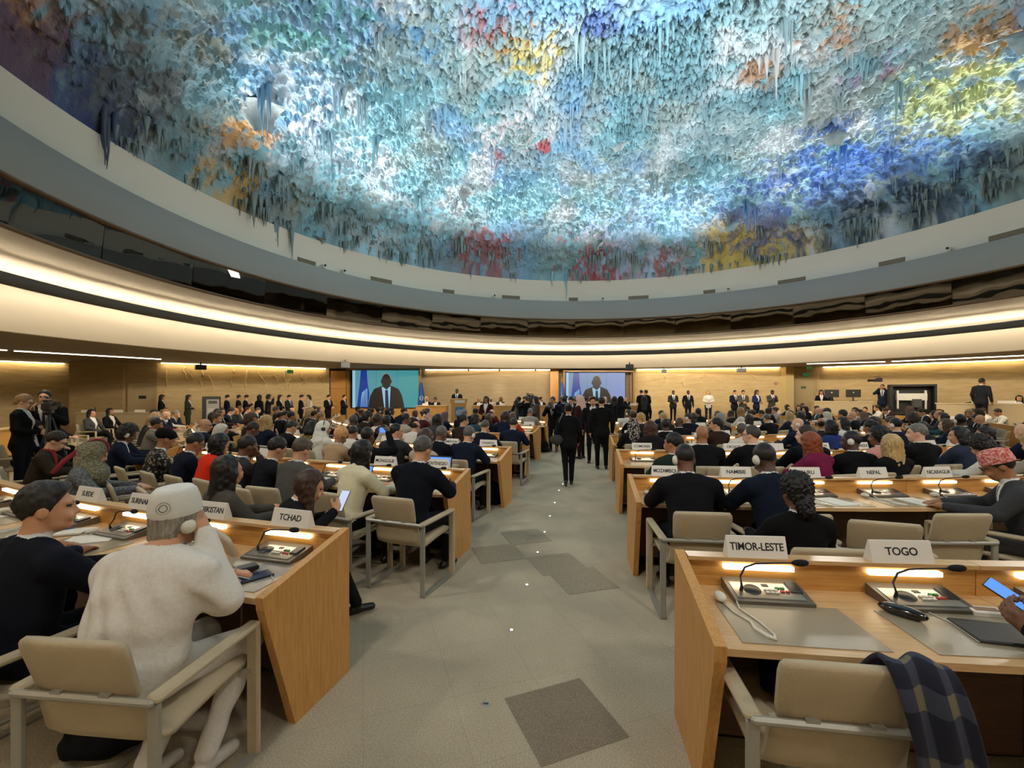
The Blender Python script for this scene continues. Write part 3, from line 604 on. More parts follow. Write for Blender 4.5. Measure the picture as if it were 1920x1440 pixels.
# ---------------------------------------------------------------- chairs
def chair_meshes():
    d = {}
    prof = []                               # seat shell profile (y, z): front edge -> seat -> curved corner -> lower back
    for t in np.linspace(0, 1, 6): prof.append((.24-.42*t, .445-.035*t+.01*math.sin(PI*t)))
    for t in np.linspace(.15, 1, 6): a = t*PI/2*.92; prof.append((-.18-.09*math.sin(a), .50-.09*math.cos(a)))
    prof.append((-.285, .56)); prof.append((-.298, .62))
    def shell(name, prof, w0, w1, th, rnd=0):
        mb = MB(); vs = []; fs = []; n = len(prof); m = 9
        for side in (0, 1):
            for i, (y, z) in enumerate(prof):
                y0, z0 = prof[max(0, i-1)]; y1, z1 = prof[min(n-1, i+1)]; L = math.hypot(y1-y0, z1-z0); ny, nz = -(z1-z0)/L, (y1-y0)/L
                t = i/(n-1); ww = w0+(w1-w0)*t; edge = min(1, min(i, n-1-i)/1.5) if rnd else 1
                for j in range(m):
                    u = j/(m-1)*2-1; tu = (1-abs(u)**6*.8); off = (th/2*(.45+.55*tu*(.3+.7*edge)))*(1 if side else -1)
                    wx = ww-(rnd*(1-edge)) 
                    vs.append((u*wx/2, y-ny*off, z-nz*off))
        N = n*m
        for i in range(n-1):
            for j in range(m-1):
                q = i*m+j; fs += [(q, q+1, q+m+1, q+m), (N+q, N+q+m, N+q+m+1, N+q+1)]
        for i in range(n-1): fs += [(i*m, i*m+m, N+i*m+m, N+i*m), (i*m+m-1, N+i*m+m-1, N+i*m+2*m-1, i*m+2*m-1)]
        for j in range(m-1): fs += [(j, N+j, N+j+1, j+1), ((n-1)*m+j, (n-1)*m+j+1, N+(n-1)*m+j+1, N+(n-1)*m+j)]
        return mb.add(vs, fs, 0, True).mesh(name, M_LEATHER)
    d['seat'] = shell('seat', prof, .50, .44, .045)
    d['backrest'] = shell('backrest', [(-.285, .585), (-.295, .61), (-.315, .67), (-.335, .74), (-.355, .81), (-.362, .84), (-.366, .856)], .40, .45, .042, .05)
    d['back_rail'] = MB().box((0, -.335, .625), (.60, .028, .03), ch=.01).mesh('back_rail', M_STEEL)
    d['bracket'] = MB().box((0, -.318, .638), (.045, .05, .02)).mesh('bracket', M_STEEL)
    d['armrest'] = MB().box((0, -.055, .632), (.062, .56, .03), ch=.01).mesh('armrest', M_LEATHER)
    d['front_leg'] = MB().box((0, .21, .315), (.06, .032, .63), ch=.008).mesh('front_leg', M_LEATHER)
    d['rear_leg'] = MB().box((0, -.32, .312), (.045, .022, .61), ch=.004).mesh('rear_leg', M_STEEL)
    d['floor_runner'] = MB().box((0, -.055, .006), (.045, .54, .012)).mesh('floor_runner', M_STEEL)
    d['seat_bar'] = MB().box((0, .205, .41), (.56, .03, .02)).mesh('seat_bar', M_STEEL)
    return d
CM = chair_meshes()
far_chair = None
def make_far_chair():
    bm = bmesh.new()
    for p in ('seat', 'backrest', 'back_rail', 'seat_bar'): bm.from_mesh(CM[p])
    for p in ('armrest', 'front_leg', 'rear_leg', 'floor_runner'):
        for s in (-1, 1):
            b = bmesh.new(); b.from_mesh(CM[p]); bmesh.ops.translate(b, verts=b.verts, vec=(s*.285, 0, 0)); t = bpy.data.meshes.new('t'); b.to_mesh(t); b.free(); bm.from_mesh(t); bpy.data.meshes.remove(t)
    me = bpy.data.meshes.new('armchair'); bm.to_mesh(me); bm.free(); me.materials.append(M_LEATHER)
    for f in me.polygons: f.use_smooth = False
    return me
FARCH = make_far_chair()
CHAIRS = []
def chair(x, y, rz, label, parts=True, z=0):
    CHAIRS.append((x, y))
    if not parts:
        o = link('armchair', FARCH, None, (x, y, z), rz); return tag(o, label, 'chair', 'beige delegates armchairs')
    e = empty('armchair', (x, y, z), rz, label, 'chair', 'beige delegates armchairs')
    for p in ('seat', 'backrest', 'back_rail', 'seat_bar'): link(p, CM[p], e)
    for s in (-1, 1):
        link('bracket', CM['bracket'], e, (s*.1, 0, 0))
        for p in ('armrest', 'front_leg', 'rear_leg', 'floor_runner'): link(p, CM[p], e, (s*.285, 0, 0))
    return e
# ---------------------------------------------------------------- people: one continuous surface grown from a signed distance field
def surface(F, org, h):
    """naive surface nets"""
    S = F < 0; nx, ny, nz = F.shape
    c = np.zeros((nx-1, ny-1, nz-1), int)
    for i in (0, 1):
        for j in (0, 1):
            for k in (0, 1): c += S[i:nx-1+i, j:ny-1+j, k:nz-1+k]
    act = (c > 0) & (c < 8); idx = -np.ones(act.shape, int); I = np.argwhere(act); idx[act] = np.arange(len(I))
    P = np.zeros((len(I), 3)); cnt = np.zeros(len(I))
    for ax in range(3):
        for o1 in (0, 1):
            for o2 in (0, 1):
                o = [0, 0, 0]; others = [a for a in range(3) if a != ax]; o[others[0]] = o1; o[others[1]] = o2
                a = F[tuple((I+o).T)]; o_b = list(o); o_b[ax] = 1; b = F[tuple((I+o_b).T)]
                m = (a < 0) != (b < 0); t = np.where(m, a/np.where(m, a-b, 1), 0)
                q = np.repeat(np.array([o], float), len(I), 0); q[:, ax] = t
                P[m] += q[m]; cnt[m] += 1
    P = (I+P/cnt[:, None])*h+org
    Q = []
    for ax in range(3):
        sl0 = [slice(None)]*3; sl1 = [slice(None)]*3; sl0[ax] = slice(0, -1); sl1[ax] = slice(1, None)
        A = S[tuple(sl0)]; B = S[tuple(sl1)]; e = np.argwhere(A != B)
        b, c2 = [a for a in range(3) if a != ax]
        ok = (e[:, b] > 0) & (e[:, c2] > 0) & (e[:, b] < F.shape[b]-1) & (e[:, c2] < F.shape[c2]-1); e = e[ok]
        def cell(db, dc): q = e.copy(); q[:, b] -= db; q[:, c2] -= dc; return idx[tuple(q.T)]
        q = np.stack([cell(1, 1), cell(0, 1), cell(0, 0), cell(1, 0)], 1)
        flip = A[tuple(e.T)] ^ (ax == 1); q[~flip] = q[~flip][:, ::-1]; Q.append(q)
    return P, np.concatenate(Q)
class Fig:
    """smooth union of rounded shapes, each carrying a material index"""
    def __init__(s): s.p = []; s.cut = []; s.paint = None; s.noise = None; s.M = None
    def X(s, v): return np.array(v, float) if s.M is None else s.M[0]@np.array(v, float)+s.M[1]
    def rc(s, a, b, ra, rb=None, t=0, k=.02, sc=(1, 1, 1)):
        a, b = s.X(a), s.X(b); rb = ra if rb is None else rb; sc = np.array(sc, float); r = max(ra, rb)*sc.max()
        s.p.append(('c', a, b, ra, rb, sc, t, k, np.minimum(a, b)-r, np.maximum(a, b)+r)); return s
    def el(s, c, r, t=0, k=.02, rot=None):
        c = s.X(c); r = np.array(r, float) if not np.isscalar(r) else np.array([r]*3)
        Rm = np.eye(3) if s.M is None else s.M[0]
        if rot is not None: Rm = Rm@np.array(rot)
        q = r.max(); s.p.append(('e', c, Rm, r, None, None, t, k, c-q, c+q)); return s
    @staticmethod
    def dist(p, P):
        if p[0] == 'c':
            _, a, b, ra, rb, sc, *_r = p; q = (P-a)/sc; d = (b-a)/sc; L = d@d
            t = np.clip((q@d)/max(L, 1e-9), 0, 1); return (np.linalg.norm(q-t[..., None]*d, axis=-1)-(ra+(rb-ra)*t))*sc.min()
        _, c, Rm, r, *_r = p; q = (P-c)@Rm; k0 = np.linalg.norm(q/r, axis=-1); k1 = np.linalg.norm(q/(r*r), axis=-1); return k0*(k0-1)/np.maximum(k1, 1e-9)
    def mesh(s, name, mats, h):
        lo = np.min([p[8] for p in s.p], 0)-.04; hi = np.max([p[9] for p in s.p], 0)+.04; n = np.ceil((hi-lo)/h).astype(int)+1
        F = np.full(tuple(n), .2, np.float32); ax = [lo[i]+h*np.arange(n[i]) for i in range(3)]
        for p in s.p:
            k = p[7]; mg = k+3*h+.01; i0 = np.maximum(0, np.floor((p[8]-mg-lo)/h).astype(int)); i1 = np.minimum(n, np.ceil((p[9]+mg-lo)/h).astype(int)+1)
            if (i1 <= i0).any(): continue
            G = np.stack(np.meshgrid(*[ax[i][i0[i]:i1[i]] for i in range(3)], indexing='ij'), -1); d = s.dist(p, G).astype(np.float32); sl = tuple(slice(i0[i], i1[i]) for i in range(3)); f = F[sl]
            hh = np.clip(.5+.5*(f-d)/k, 0, 1); F[sl] = f*(1-hh)+d*hh-k*hh*(1-hh)
        if s.cut or s.noise:
            G = np.stack(np.meshgrid(*ax, indexing='ij'), -1)
            if s.noise: F = F+s.noise(G)
            for c in s.cut: F = np.maximum(F, c(G))
        F[0] = F[-1] = .2; F[:, 0] = F[:, -1] = .2; F[:, :, 0] = F[:, :, -1] = .2
        V, Q = surface(F, lo, h)
        me = bpy.data.meshes.new(name); me.vertices.add(len(V)); me.vertices.foreach_set('co', V.ravel())
        me.loops.add(Q.size); me.loops.foreach_set('vertex_index', Q.ravel().astype(np.int32)); me.polygons.add(len(Q)); me.polygons.foreach_set('loop_start', np.arange(0, Q.size, 4, dtype=np.int32))
        cen = V[Q].mean(1); best = np.full(len(cen), 9.); tg = np.zeros(len(cen), np.int32)
        for p in s.p:
            m = np.all((cen > p[8]-.06) & (cen < p[9]+.06), 1)
            if not m.any(): continue
            d = s.dist(p, cen[m]); w_ = np.where(m)[0]; u = d < best[w_]; best[w_[u]] = d[u]; tg[w_[u]] = p[6]
        if s.paint: tg = s.paint(cen, tg)
        me.polygons.foreach_set('material_index', tg.astype(np.int32)); me.polygons.foreach_set('use_smooth', np.ones(len(Q), bool))
        for m in mats: me.materials.append(m)
        me.update(calc_edges=True); me.validate(); return me
def Rx(a): c, s = math.cos(a), math.sin(a); return np.array([[1, 0, 0], [0, c, -s], [0, s, c]])
def Rz(a): c, s = math.cos(a), math.sin(a); return np.array([[c, -s, 0], [s, c, 0], [0, 0, 1]])
def Ry(a): c, s = math.cos(a), math.sin(a); return np.array([[c, 0, s], [0, 1, 0], [-s, 0, c]])
# material slots of a body: 0 jacket 1 shirt 2 trousers 3 skin 4 shoes 5 tie 6 eyes/brows 7 lips
def head(f, k=.012):
    f.el((0, -.014, .022), (.074, .093, .095), 3, .02).el((0, .022, -.03), (.060, .072, .086), 3, .025).el((0, .048, -.090), (.042, .042, .030), 3, .03)
    f.rc((0, .086, .012), (0, .110, -.028), .007, .0105, 3, .013).el((0, .099, -.032), (.015, .012, .008), 3, .012)
    f.el((0, .072, .022), (.05, .02, .014), 3, .02)
    for s in (-1, 1):
        f.el((s*.075, -.006, -.02), (.009, .022, .032), 3, .008); f.el((s*.032, .088, -.05), (.02, .012, .02), 3, .02)
        f.el((s*.031, .082, .003), (.011, .006, .005), 6, .004); f.rc((s*.016, .089, .022), (s*.045, .078, .022), .0035, .0025, 6, .004)
    f.el((0, .090, -.066), (.021, .008, .006), 7, .008)
def hand(f, wrist, dirv, palm_n, side, curl=.5, sp=1.0, k=.006):
    """palm and five fingers; dirv points along the hand, palm_n out of the palm, thumb on the given side"""
    w_ = np.array(wrist, float); d = np.array(dirv, float); d /= np.linalg.norm(d); n = np.array(palm_n, float); n -= d*(n@d); n /= np.linalg.norm(n); s = np.cross(d, n)*side
    f.rc(w_-d*.03, w_+d*.02, .026, .028, 3, .02, ); M0 = f.M; f.M = None
    W = w_ if M0 is None else M0[0]@w_+M0[1]
    if M0 is not None: d, n, s = M0[0]@d, M0[0]@n, M0[0]@s
    f.rc(W+d*.01, W+d*.055+s*.018, .024, .022, 3, .015); f.rc(W+d*.01, W+d*.055-s*.022, .024, .019, 3, .015)
    for i, (o, L) in enumerate(((.030, .072), (.010, .080), (-.011, .074), (-.031, .058))):
        b = W+d*.075+s*o*sp; c1 = curl*.9; d1 = d*math.cos(c1)+n*math.sin(c1); d2 = d*math.cos(c1*2.1)+n*math.sin(c1*2.1)
        f.rc(b, b+d1*L*.5, .0095, .009, 3, k); f.rc(b+d1*L*.5, b+d1*L*.5+d2*L*.5, .009, .0075, 3, k)
    b = W+d*.025+s*.03; t1 = d*.6+s*.75+n*.25; t1 /= np.linalg.norm(t1); t2 = d*.85+s*.25+n*.45; t2 /= np.linalg.norm(t2)
    f.rc(b, b+t1*.04, .013, .011, 3, .012); f.rc(b+t1*.04, b+t1*.04+t2*.032, .011, .009, 3, k); f.M = M0
HEADS = {}
def body(name, female=False, seated=True, lean=.15, hp=.1, hy=0, hroll=0, arms=None, legs=None, wide=1.0, hgt=1.0, robe=False, h=.012, noise=None, twist=0, spine=0, mats=None, collar=True, skirt=False, bare=False, extra=None):
    f = Fig(); g = .92 if female else 1.0; wd = (.98 if female else 1.12)*wide
    pel = np.array([0, -.09, .545]) if seated else np.array([0, 0, .95])
    Rt = Rz(twist)@Rx(-lean); f.M = (Rt, pel)
    U = lambda v: Rt@np.array(v, float)+pel
    # torso in its own frame, z up the spine
    f.el((0, -.0, .0), (.165*wd, .125, .11), 0 if not seated or robe else 0, .05); f.el((0, .005, .16), (.158*wd, .122, .18), 0, .06); f.el((0, -.0, .32), (.170*wd, .120, .17), 0, .06)
    f.rc((-.115*wd, -.012, .425), (.115*wd, -.012, .425), .072, None, 0, .06); f.rc((-.07*wd, -.02, .46), (.07*wd, -.02, .46), .058, None, 0, .05)
    if female: f.el((0, .085, .30), (.12, .06, .075), 0, .05)
    if not seated: f.el((0, -.01, -.10), (.178*wd, .135, .13), 0, .05)
    # neck and collar
    neck0 = np.array([0, -.012, .46]); hc = np.array([0, .022-.02*(hp < 0), .655+.0*hp])
    if collar: f.rc((0, -.018, .468), (0, -.004, .512), .066, .060, 1, .006); f.rc((0, -.028, .436), (0, -.024, .464), .080, .071, 0, .014)
    f.rc(neck0, hc+np.array([0, -.025, -.05]), .054, .052, 3, .012)
    HC = U(hc); Rh = Rt@Rz(hy)@Rx(lean*.75-hp)@Ry(hroll)
    f.M = (Rh, HC); head(f); HEADS[name] = (HC, Rh); f.M = None
    # arms
    arms = arms or {}
    for s in (-1, 1):
        a = arms.get(s, {}); sh = U((s*.178*wd, -.012, .415)); el_ = a.get('e', None); wr = a.get('w', None)
        if el_ is None: el_ = (s*.25*wd, sh[1]+.13, .79) if seated else (s*.235*wd, -.02, 1.13)
        if wr is None: wr = (s*.14, .40, .775) if seated else (s*.235*wd, .06, .89)
        el_ = np.array(el_, float); wr = np.array(wr, float); sl = a.get('r', 1.0)*g
        f.rc(sh, el_, .074*sl, .060*sl, 0, .045); f.rc(el_, wr, .059*sl, .042*sl, 0, .02)
        d = wr-el_; d /= np.linalg.norm(d)
        f.rc(wr-d*.03, wr+d*.006, .036*sl, .034*sl, 1, .004)
        hd = np.array(a.get('hd', d)); pn = np.array(a.get('pn', (0, 0, -1) if seated else (-s, 0, 0)))
        hand(f, wr+d*.03, hd, pn, a.get('side', s), a.get('curl', .35))
    # legs
    legs = legs or {}
    for s in (-1, 1):
        L = legs.get(s, {}); hip = pel+np.array([s*.085, .02, -.03]) if seated else pel+np.array([s*.09, 0, -.06])
        kn = np.array(L.get('k', (s*.12, .36, .50) if seated else (s*.10, .015, .50)), float); an = np.array(L.get('a', (s*.12, .33, .10) if seated else (s*.10, -.01, .10)), float); td = np.array(L.get('t', (s*.15, 1, 0)), float); td /= np.linalg.norm(td)
        lt = 2 if not bare else 3
        f.rc(hip, kn, .088*(1.05 if seated else 1), .064, 2, .04); f.rc(kn, an, .062, .046, lt, .025)
        ft = an+np.array([0, 0, -.055]); f.rc(ft-td*.03, ft+td*.13+np.array([0, 0, -.012]), .036, .030, 4, .006); f.rc(an+np.array([0, 0, .0]), ft, .04, .036, 4, .006)
        f.rc(ft-td*.05+np.array([0, 0, -.012]), ft+td*.02+np.array([0, 0, -.018]), .030, .026, 4, .01)
    if skirt: f.rc((0, pel[1]+.05, pel[2]-.02), (0, pel[1]+.4, pel[2]-.06) if seated else (0, 0, .45), .16, .15, 2, .03, (1, .8, 1))
    if extra: extra(f, U, Rt)
    def paint(c, tg):
        q = (c-pel)@Rt; x, y, z = np.abs(q[:, 0]), q[:, 1], q[:, 2]
        j = (tg == 0) & (y > .03) & (y < .165)
        tg = np.where(j & (z > .16) & (z < .5) & (x < .008+(z-.16)*.23), 1, tg)
        if not female: tg = np.where((tg == 1) & (y > .03) & (y < .17) & (z > .10) & (z < .48) & (x < .02), 5, tg)
        if seated and not robe: tg = np.where((tg == 0) & (z < -.02) & (c[:, 1] > pel[1]+.10), 2, tg)
        return tg
    if mats is None or not isinstance(mats, str): f.paint = paint
    f.noise = noise
    me = f.mesh('body', DEFM, h); HEADS[name] = (HC, Rh); BODIES[name] = me; return me
BODIES = {}
M_SKINS = [mat('skin_%d' % i, c, .55, bump=.05, bscale=90) for i, c in enumerate(('#d9a98a', '#c48f6c', '#9b6a49', '#6a4530', '#4a2f22'))]
M_EYE = mat('eye_dark', '#241a16', .4); M_LIPS = mat('lips', '#8a4f44', .5); M_SHOE = mat('black_leather_shoe', '#121111', .35); M_SHIRT = mat('white_shirt', '#d8d6d2', .8)
CLOTH = {}
def cloth(col, pat=None):
    k = (col, pat)
    if k in CLOTH: return CLOTH[k]
    m = mat('cloth_%s_%s' % (col.strip('#'), pat or 'plain'), col, .95, bump=.55, bscale=11, var=.05, vscale=70, spec=.12)
    if pat:
        n, l, b = nodes(m); tc = n.new('ShaderNodeTexCoord')
        if pat == 'mottled':
            t = n.new('ShaderNodeTexVoronoi'); t.inputs['Scale'].default_value = 26; l.new(tc.outputs['Object'], t.inputs[0]); r = n.new('ShaderNodeValToRGB'); r.color_ramp.elements[0].position = .25; r.color_ramp.elements[1].position = .5
            r.color_ramp.elements[0].color = (*lin(col), 1); r.color_ramp.elements[1].color = (*lin('#2a2725'), 1); l.new(t.outputs[0], r.inputs[0])
        elif pat == 'gold':
            t = n.new('ShaderNodeTexWave'); t.inputs['Scale'].default_value = 6; t.inputs['Distortion'].default_value = 9; l.new(tc.outputs['Object'], t.inputs[0]); r = n.new('ShaderNodeValToRGB'); r.color_ramp.elements[0].position = .45; r.color_ramp.elements[1].position = .6
            r.color_ramp.elements[0].color = (*lin('#231f1c'), 1); r.color_ramp.elements[1].color = (*lin(col), 1); l.new(t.outputs['Fac'], r.inputs[0])
        elif pat == 'floral':
            t = n.new('ShaderNodeTexVoronoi'); t.inputs['Scale'].default_value = 34; l.new(tc.outputs['Object'], t.inputs[0]); r = n.new('ShaderNodeValToRGB'); e_ = r.color_ramp.elements; e_[0].position = .18; e_[1].position = .5
            e_[0].color = (*lin('#8d3a3f'), 1); e_[1].color = (*lin(col), 1); q = e_.new(.3); q.color = (*lin('#d8d2c4'), 1); l.new(t.outputs[0], r.inputs[0])
        else:
            t = n.new('ShaderNodeTexNoise'); t.inputs['Scale'].default_value = 60; l.new(tc.outputs['Object'], t.inputs[0]); r = n.new('ShaderNodeValToRGB'); r.color_ramp.elements[0].position = .42; r.color_ramp.elements[1].position = .58
            r.color_ramp.elements[0].color = (*lin(col), 1); r.color_ramp.elements[1].color = (*lin(pat), 1); l.new(t.outputs[0], r.inputs[0])
        l.new(r.outputs[0], b.inputs['Base Color'])
    CLOTH[k] = m; return m
DEFM = [cloth('#1c1c22'), M_SHIRT, cloth('#18181b'), M_SKINS[1], M_SHOE, cloth('#2b2f45'), M_EYE, M_LIPS]
HAIRM = {}
def hairmat(c):
    if c not in HAIRM:
        m = bpy.data.materials.new('hair_'+c.strip('#')); n, l, b = nodes(m); tc = n.new('ShaderNodeTexCoord'); mp = n.new('ShaderNodeMapping'); mp.inputs['Scale'].default_value = (110, 60, 7); l.new(tc.outputs['Object'], mp.inputs[0])
        t = n.new('ShaderNodeTexNoise'); t.inputs['Scale'].default_value = 1; t.inputs['Detail'].default_value = 4; l.new(mp.outputs[0], t.inputs[0]); r = n.new('ShaderNodeValToRGB'); r.color_ramp.elements[0].position = .3; r.color_ramp.elements[1].position = .7
        cc = lin(c); r.color_ramp.elements[0].color = (*[v*.55 for v in cc], 1); r.color_ramp.elements[1].color = (*[min(1, v*1.35+.002) for v in cc], 1); l.new(t.outputs[0], r.inputs[0]); l.new(r.outputs[0], b.inputs['Base Color']); b.inputs['Roughness'].default_value = .5; b.inputs['Specular IOR Level'].default_value = .35
        bp = n.new('ShaderNodeBump'); bp.inputs['Strength'].default_value = .7; bp.inputs['Distance'].default_value = .006; l.new(t.outputs[0], bp.inputs['Height']); l.new(bp.outputs[0], b.inputs['Normal']); HAIRM[c] = m
    return HAIRM[c]
def lump(a, s): return lambda G: a*(np.sin(G[..., 0]*s+1.3*np.sin(G[..., 2]*s*.7))*np.sin(G[..., 1]*s*1.1+2)*np.sin(G[..., 2]*s*.9+.7*np.sin(G[..., 0]*s*.6)))
def zline(y, z0=-.04, fr=.076): return np.where(y > .012, z0+(y-.012)*((fr-z0)/.060), np.where(y > -.035, z0+.025, z0-(-.035-y)*.95))
def hair_mesh(kind, h=.009, dn=None):
    f = Fig(); dn = np.array((0, 0, -1.)) if dn is None else dn; H = lambda st, L, off=(0, 0, 0): tuple(np.array(st, float)+dn*L+np.array(off)); tp = lambda n_: (lambda G: n_(G)+.007*np.clip(1-(G[..., 2]-zline(G[..., 1]))/.03, 0, 1)); base = lambda k=1.0, dz=0: f.el((0, -.017, .026+dz), (.083*k, .102*k, .102*k), 0, .02)
    face = lambda G: .7*(zline(G[..., 1])-G[..., 2])
    long_face = lambda G: np.where(G[..., 1] > -.005, .7*(np.where(G[..., 1] > .012, -.30+(G[..., 1]-.012)*7.5, -9)-G[..., 2]), -1)
    lf = lambda G: np.minimum(np.minimum((.066-np.abs(G[..., 0]))*1.0, G[..., 1]-.012), (.075-G[..., 2])*.8)      # hollow for the face
    if kind == 'short': base(); f.cut = [face]; f.noise = tp(lambda G: lump(.006, 95)(G)+lump(.004, 210)(G))
    elif kind == 'thick': base(1.05, .006); f.el((0, .045, .085), (.062, .05, .034), 0, .03); f.cut = [face]; f.noise = tp(lambda G: lump(.006, 70)(G)+lump(.005, 170)(G))
    elif kind == 'mop': base(1.06); f.el((0, -.06, -.055), (.078, .058, .062), 0, .03); f.cut = [lambda G: .7*(zline(G[..., 1])-.03*(G[..., 1] < -.02)-G[..., 2])]; f.noise = lambda G: lump(.006, 110)(G)+lump(.004, 200)(G)
    elif kind == 'crop': f.el((0, -.016, .025), (.079, .098, .100), 0); f.cut = [face]; f.noise = tp(lump(.001, 95))
    elif kind == 'swept': base(1.03, .008); f.el((0, .05, .095), (.06, .05, .03), 0, .03); f.cut = [face]; f.noise = tp(lump(.007, 70))
    elif kind == 'fringe': base(); f.cut = [face, lambda G: G[..., 2]-.035+.25*np.abs(G[..., 0])-.35*np.maximum(0, -.06-G[..., 1])]
    elif kind == 'receding': base(.99); f.cut = [lambda G: .7*(zline(G[..., 1], -.035, .16)-G[..., 2])]
    elif kind == 'long':
        base(1.06); f.rc((0, -.05, .0), H((0, -.07, 0), .27), .085, .075, 0, .05, (1.15, .75, 1)); f.rc((-.075, .0, -.03), H((-.085, -.02, 0), .24), .03, .03, 0, .04); f.rc((.075, .0, -.03), H((.085, -.02, 0), .24), .03, .03, 0, .04); f.cut = [lf]; f.noise = lump(.006, 60)
    elif kind == 'verylong':
        base(1.08); f.rc((0, -.055, .0), H((0, -.09, 0), .40), .092, .085, 0, .05, (1.25, .7, 1)); f.rc((-.08, .0, -.03), H((-.095, -.02, 0), .34), .034, .03, 0, .04); f.rc((.08, .0, -.03), H((.095, -.02, 0), .34), .034, .03, 0, .04); f.cut = [lf]; f.noise = lump(.006, 60)
    elif kind == 'bob':
        base(1.08); f.rc((-.055, -.03, -.02), (-.07, -.03, -.10), .055, .05, 0, .04); f.rc((.055, -.03, -.02), (.07, -.03, -.10), .055, .05, 0, .04); f.rc((0, -.06, 0), (0, -.065, -.11), .07, .06, 0, .04); f.cut = [lf]; f.noise = lump(.005, 60)
    elif kind == 'curly':
        base(1.20, .01); f.el((0, -.05, -.03), (.10, .08, .09), 0, .04); f.cut = [lf]; f.noise = lump(.018, 120)
    elif kind == 'afro_low':
        base(1.16, .012); f.rc((0, -.09, -.05), (.0, -.12, -.12), .06, .05, 0, .03); f.cut = [lambda G: .7*(zline(G[..., 1])-G[..., 2]-.09*(G[..., 1] < -.04))]; f.noise = lump(.016, 130)
    elif kind == 'bun': base(1.02); f.el((0, -.115, .05), (.045, .04, .045), 0, .02); f.cut = [face]; f.noise = lump(.004, 80)
    elif kind == 'pony': base(1.02); f.rc((0, -.10, .03), H((0, -.13, 0), .20), .035, .02, 0, .02); f.cut = [face]; f.noise = lump(.004, 80)
    elif kind == 'hijab':
        f.el((0, -.012, .022), (.094, .112, .113), 0, .03); f.rc((0, -.02, -.06), H((0, -.01, 0), .22), .088, .145, 0, .05, (1.15, .85, 1)); f.rc((0, -.06, 0), H((0, -.08, 0), .28), .085, .10, 0, .05)
        f.cut = [lambda G: .9*(.0-(np.sqrt((G[..., 0]/.062)**2+((G[..., 2]+.02)/.098)**2)-1)*.06) if False else np.minimum(-(np.sqrt((G[..., 0]/.06)**2+((G[..., 2]+.02)/.095)**2)-1)*.06, G[..., 1]-.03)]; f.noise = lump(.006, 38)
    elif kind == 'turban': f.el((0, -.02, .055), (.098, .115, .085), 0, .02); f.el((0, -.09, .05), (.07, .06, .07), 0, .04); f.cut = [lambda G: .8*(zline(G[..., 1], -.005, .055)-G[..., 2])]; f.noise = lump(.006, 60)
    elif kind == 'knit': f.el((0, -.012, .03), (.094, .108, .105), 0, .02); f.cut = [lambda G: .8*(zline(G[..., 1], -.05, .045)-G[..., 2])]; f.noise = lump(.009, 150)
    return f.mesh('hair', [MATS['black_plastic']], h)
HM = {}
def get_hair(k, Rh=None):
    key = k; dn = None
    if k in ('long', 'verylong', 'pony', 'hijab') and Rh is not None:
        p = math.asin(max(-1, min(1, float((Rh@np.array((0, 1., 0)))[2])))); q = round(-p/.25)*.25; key = (k, q); dn = np.array((0, math.sin(q), -math.cos(q)))
    if key not in HM: HM[key] = hair_mesh(k, dn=dn)
    return HM[key]
ear_m = MB().lathe([(0, .03), (.022, .028), (.034, .012), (.036, 0), (0, 0)], n=14, rot=ry(PI/2)).ball((.012, 0, 0), .012, 8).mesh('earpiece', M_WHITEP)
def headset_mesh(m):
    pts = [(.087*math.cos(a), -.01, .015+.115*math.sin(a)) for a in np.linspace(.02, PI-.02, 15)]
    mb = MB().tube(pts, .007, 6)
    for s in (-1, 1): mb.lathe([(0, .022), (.022, .02), (.034, .008), (.036, -.004), (0, -.004)], (s*.083, -.008, -.018), 14, rot=ry(s*PI/2))
    return mb.mesh('headset', m)
glass_m = None
def glasses_mesh():
    mb = MB()
    for s in (-1, 1):
        mb.tube([(s*.033+.024*math.cos(a), .104-.012*abs(math.cos(a))*0, .002+.018*math.sin(a)) for a in np.linspace(0, 2*PI, 15)], .0028, 5)
        mb.tube([(s*.058, .101, .006), (s*.078, .06, .006), (s*.080, -.01, .0)], .0028, 5)
    mb.tube([(-.01, .106, .004), (.01, .106, .004)], .0028, 5)
    return mb.mesh('glasses', M_BLACK)
GLM = glasses_mesh(); HS_W = headset_mesh(M_WHITEP); HS_B = headset_mesh(M_BLACK)
